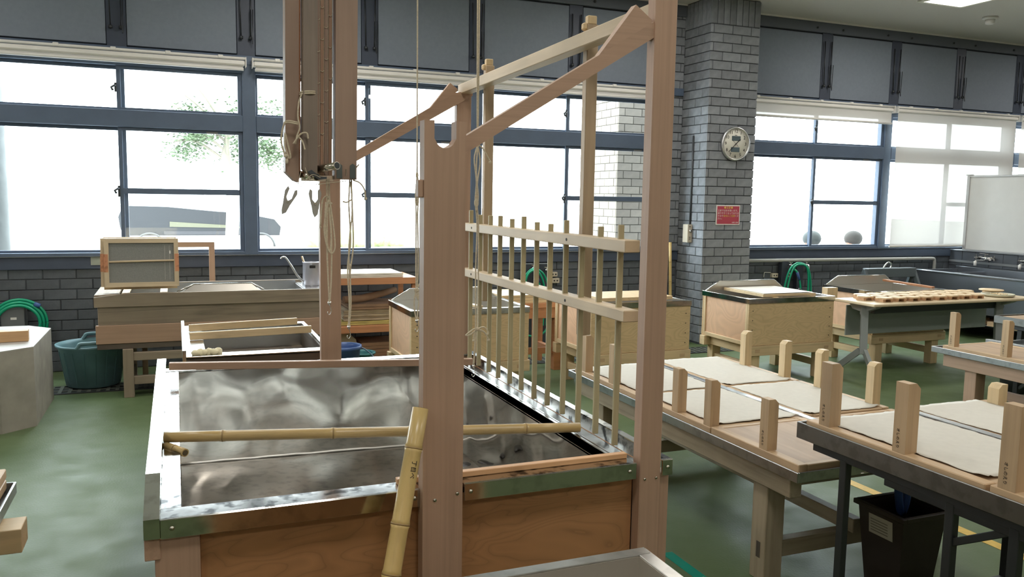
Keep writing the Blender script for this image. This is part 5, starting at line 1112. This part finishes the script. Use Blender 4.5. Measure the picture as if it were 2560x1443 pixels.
for i, (x, y, c_, lb) in enumerate(((7.12, 4.95, (.55, .50, .40), 'pale bottle on the floor under the far right steel table'), (7.28, 4.92, (.04, .08, .25), 'dark blue bottle on the floor under the far right steel table'), (7.44, 4.88, (.60, .45, .10), 'yellow bottle at the right edge under the far steel table'))):
    bt = T('cleaning_bottle', lb, 'bottle', (x, y, 0)); mk('body', MB().lathe([(.06, 0), (.062, .16), (.03, .21), (.022, .22), (.022, .25), (0, .25)], (x, y, 0), 16), plain('bottle_%d' % i, c_, rough=.4), bt); mk('cap', MB().lathe([(.026, .245), (.026, .285), (0, .285)], (x, y, 0), 12), plain('bottle_cap', (.5, .42, .08)), bt)

# ------------------------------------------------------------------ outside the windows
op = mk('outside_pillar', bx(5.19, 5.80, 9.32, 10.3, -.25, 3.8, c=0), plain('pale_mortar', (.13, .12, .10), rough=.9), label='brick pillar standing outside, right of the comb', cat='pillar')
bricks(op, BRICKL, (5.18, 9.32), (1, 0), (0, -1), .63, 1.0, 3.2, course=.0975, length=.245, shift=.03); bricks(op, BRICKL, (5.19, 10.3), (0, -1), (-1, 0), .98, 1.0, 3.2, course=.0975, length=.245, shift=.07)
mk('outside_post', MB().lathe([(.16, -.25), (.16, 4.2)], (-1.70, 9.6, 0), 24), plain('post_concrete', (.115, .125, .125), rough=.8, var=.2, scale=6), label='round concrete post outside the window at the left edge', cat='post')
car = T('parked_car', 'dark car parked outside behind the left window', 'car', (.6, 25.4, -.25)); CARP = plain('car_paint', (.02, .022, .026), rough=.35)
def cp(x, z): return (x, 24.6, z)
body = [(-1.30, .42), (-1.38, .62), (-1.42, .92), (-1.30, 1.22), (-.2, 1.20), (2.0, 1.0), (2.62, .88), (2.80, .66), (2.76, .42)]
mk('body', MB().prism([cp(x, z) for x, z in body], (0, 1.6, 0)), CARP, car)
mk('cabin', MB().prism([(x, 24.7, z) for x, z in [(-1.28, 1.20), (-.95, 1.60), (.55, 1.66), (1.55, 1.06)]], (0, 1.4, 0)), plain('car_glass', (.50, .54, .55), rough=.15), car)  # pale colour stands in for sky glare on glass and roof
mk('side_trim', MB().prism([(x, 24.58, z) for x, z in [(-.15, .80), (1.5, .70), (1.9, .62), (-.15, .66)]], (0, .03, 0)), plain('car_trim', (.10, .10, .065), rough=.4), car)
mk('sill_strip', bx(-.3, 1.9, 24.58, 24.6, .44, .54), plain('car_sill', (.035, .035, .04)), car)
ox = .62
for x in (-1.28, 1.62):
    w = mk('wheel', MB().lathe([(.33, -.1), (.33, .12), (.20, .14)], (x+ox, 24.62, .08), 28, axis='y'), plain('tyre', (.25, .25, .25), rough=.8), car); mk('hub', MB().lathe([(.19, .125), (.17, .15), (0, .16)], (x+ox, 24.62, .08), 20, axis='y'), plain('hub_metal', (.5, .5, .5), rough=.3), w)
    mk('wheel_arch', MB().tube(arc((x+ox, 24.585, .10), .38, 0, 180, 14), .035, 6), plain('arch_dark', (.07, .07, .07)), car)
def tree(x, y, z0, h, r, n, label, col):
    t = T('tree', label, 'tree', (x, y, -.25)); m = MB(); m.tube(spl([(x, y, -.25), (x+.1, y, z0*.6), (x-.05, y, z0), (x+.1, y, z0+h*.6)]), [.16]*7+[.12]*6+[.07]*6, 8)
    for k in range(7): a = rnd.uniform(0, 6.28); m.tube(spl([(x, y, z0-.2+.12*k), (x+r*.5*math.cos(a), y+r*.4*math.sin(a), z0+.3+.15*k), (x+r*.9*math.cos(a), y+r*.7*math.sin(a), z0+.3+.22*k)], 4), .035, 5)
    mk('trunk', m, plain('bark', (.22, .20, .16), rough=.9), t)
    lf = MB()
    cl = [(rnd.uniform(-1, 1)*r*.8, rnd.uniform(-1, 1)*r*.6, rnd.uniform(-.1, 1)*h*.8) for _ in range(26)]
    for _ in range(n):
        c = cl[rnd.randrange(len(cl))]; p = Vector((x+c[0]+rnd.gauss(0, r*.16), y+c[1]+rnd.gauss(0, r*.16), z0+c[2]+rnd.gauss(0, h*.09)))
        a = rnd.uniform(0, 6.28); u = Vector((math.cos(a), math.sin(a), rnd.uniform(-.5, .5)))*.055; v = Vector((-math.sin(a), math.cos(a), rnd.uniform(-.8, .8)))*.032
        lf.add([p-u, p+v, p+u, p-v], [[0, 1, 2, 3]])
    mk('foliage', lf, plain('leaf_%s' % label[:4], col, rough=.6, var=.3, scale=3), t, kind='stuff')
tree(1.25, 22.0, 2.55, 1.5, 1.45, 5200, 'tree in leaf behind the parked car, seen through the left windows', (.085, .13, .065))
m = MB()
for k in range(9): m.blob((4.6+k*.36, 30+rnd.uniform(-.3, .3), .0), (.42, .4, .42+rnd.uniform(-.1, .15)), 12, 8, .12)
mk('hedge', m, plain('hedge_leaf', (.26, .30, .13), rough=.8, var=.3, scale=9), label='low hedge outside behind the hanging cords', cat='hedge')
# two people sitting on a bench outside, backs of heads level with the sill
def person(x, y, zs, shirt, hair, hat, label):
    t = T('person', label, 'person', (x, y, -.25)); H = zs     # seat height; facing -X
    V_ = []; E_ = []; R_ = []
    def v(p, r): V_.append((x+p[0], y+p[1], H+p[2])); R_.append(r); return len(V_)-1
    def ch(*ids):
        for a, b in zip(ids, ids[1:]): E_.append((a, b))
    pel = v((0, 0, .06), .13); sp1 = v((.02, 0, .22), .125); chs = v((.0, 0, .40), .14); nk = v((-.02, 0, .54), .06); hb_ = v((-.03, 0, .60), .055)
    ch(pel, sp1, chs, nk, hb_)
    for s in (-1, 1):
        sh = v((0, s*.17, .46), .06); el = v((-.05, s*.22, .20), .045); wr_ = v((-.25, s*.16, .12), .035); ch(chs, sh, el, wr_)
        hp = v((-.03, s*.09, .05), .09); kn = v((-.42, s*.10, .06), .065); an = v((-.44, s*.10, -.36), .045); ft = v((-.56, s*.10, -.40), .04); ch(pel, hp, kn, an, ft)
    me = bpy.data.meshes.new('body'); o_ = OFF[t.name]; me.from_pydata([tuple(Vector(p)-o_) for p in V_], E_, []); b = bpy.data.objects.new('body', me); COL.objects.link(b); b.parent = t; OFF[b.name] = o_.copy()
    me.materials.append(plain('shirt_'+label[:8], shirt, rough=.9))
    sk_ = b.modifiers.new('skin', 'SKIN'); su = b.modifiers.new('smooth', 'SUBSURF'); su.levels = su.render_levels = 2
    for i, r in enumerate(R_): me.skin_vertices[0].data[i].radius = (r, r)
    me.skin_vertices[0].data[0].use_root = True
    SKN = plain('skin', (.34, .20, .14), rough=.6); hd = MB(); c = (x-.04, y, H+.70); hd.blob(c, (.095, .075, .115), 16, 12)
    hd.prism([(x-.130, y-.012, H+.665), (x-.155, y, H+.672), (x-.130, y+.012, H+.665), (x-.128, y, H+.715)], (.02, 0, 0)); head = mk('head', hd, SKN, t)
    for s in (-1, 1):
        mk('ear', MB().blob((x-.03, y+s*.076, H+.69), (.018, .010, .030), 8, 6), SKN, head); mk('eye', MB().blob((x-.122, y+s*.030, H+.712), (.010, .012, .008), 8, 6), INK, head)
    mk('mouth', MB().blob((x-.120, y, H+.640), (.012, .022, .005), 8, 6), plain('lips', (.30, .12, .10)), head)
    mk('hat' if hat else 'hair', MB().blob((x-.02, y, H+.745), (.135, .12, .115), 16, 10), plain('hair_'+label[:6], hair, rough=.9), t)
person(9.16, 9.35, .36, (.25, .25, .27), (.045, .04, .035), False, 'second person seated outside with short dark hair, seen right of the window stile')
person(8.40, 9.35, .36, (.42, .10, .08), (.06, .065, .06), False, 'first person seated outside in reddish top, half hidden by the window stile')
for x, zt, lb in ((9.16, .288, 'stool under the second seated person outside'), (8.40, .288, 'stool under the first seated person outside')):
    bn2 = T('outdoor_stool', lb, 'stool', (x+.04, 9.35, -.25)); mk('seat', bx(x-.12, x+.20, 9.18, 9.52, zt-.04, zt), OAKY('x'), bn2)
    for s in (-1, 1): mk('leg', bx(x-.02 if s < 0 else x+.12, x+.03 if s < 0 else x+.17, 9.2, 9.5, -.25, zt-.04), CONC, bn2)
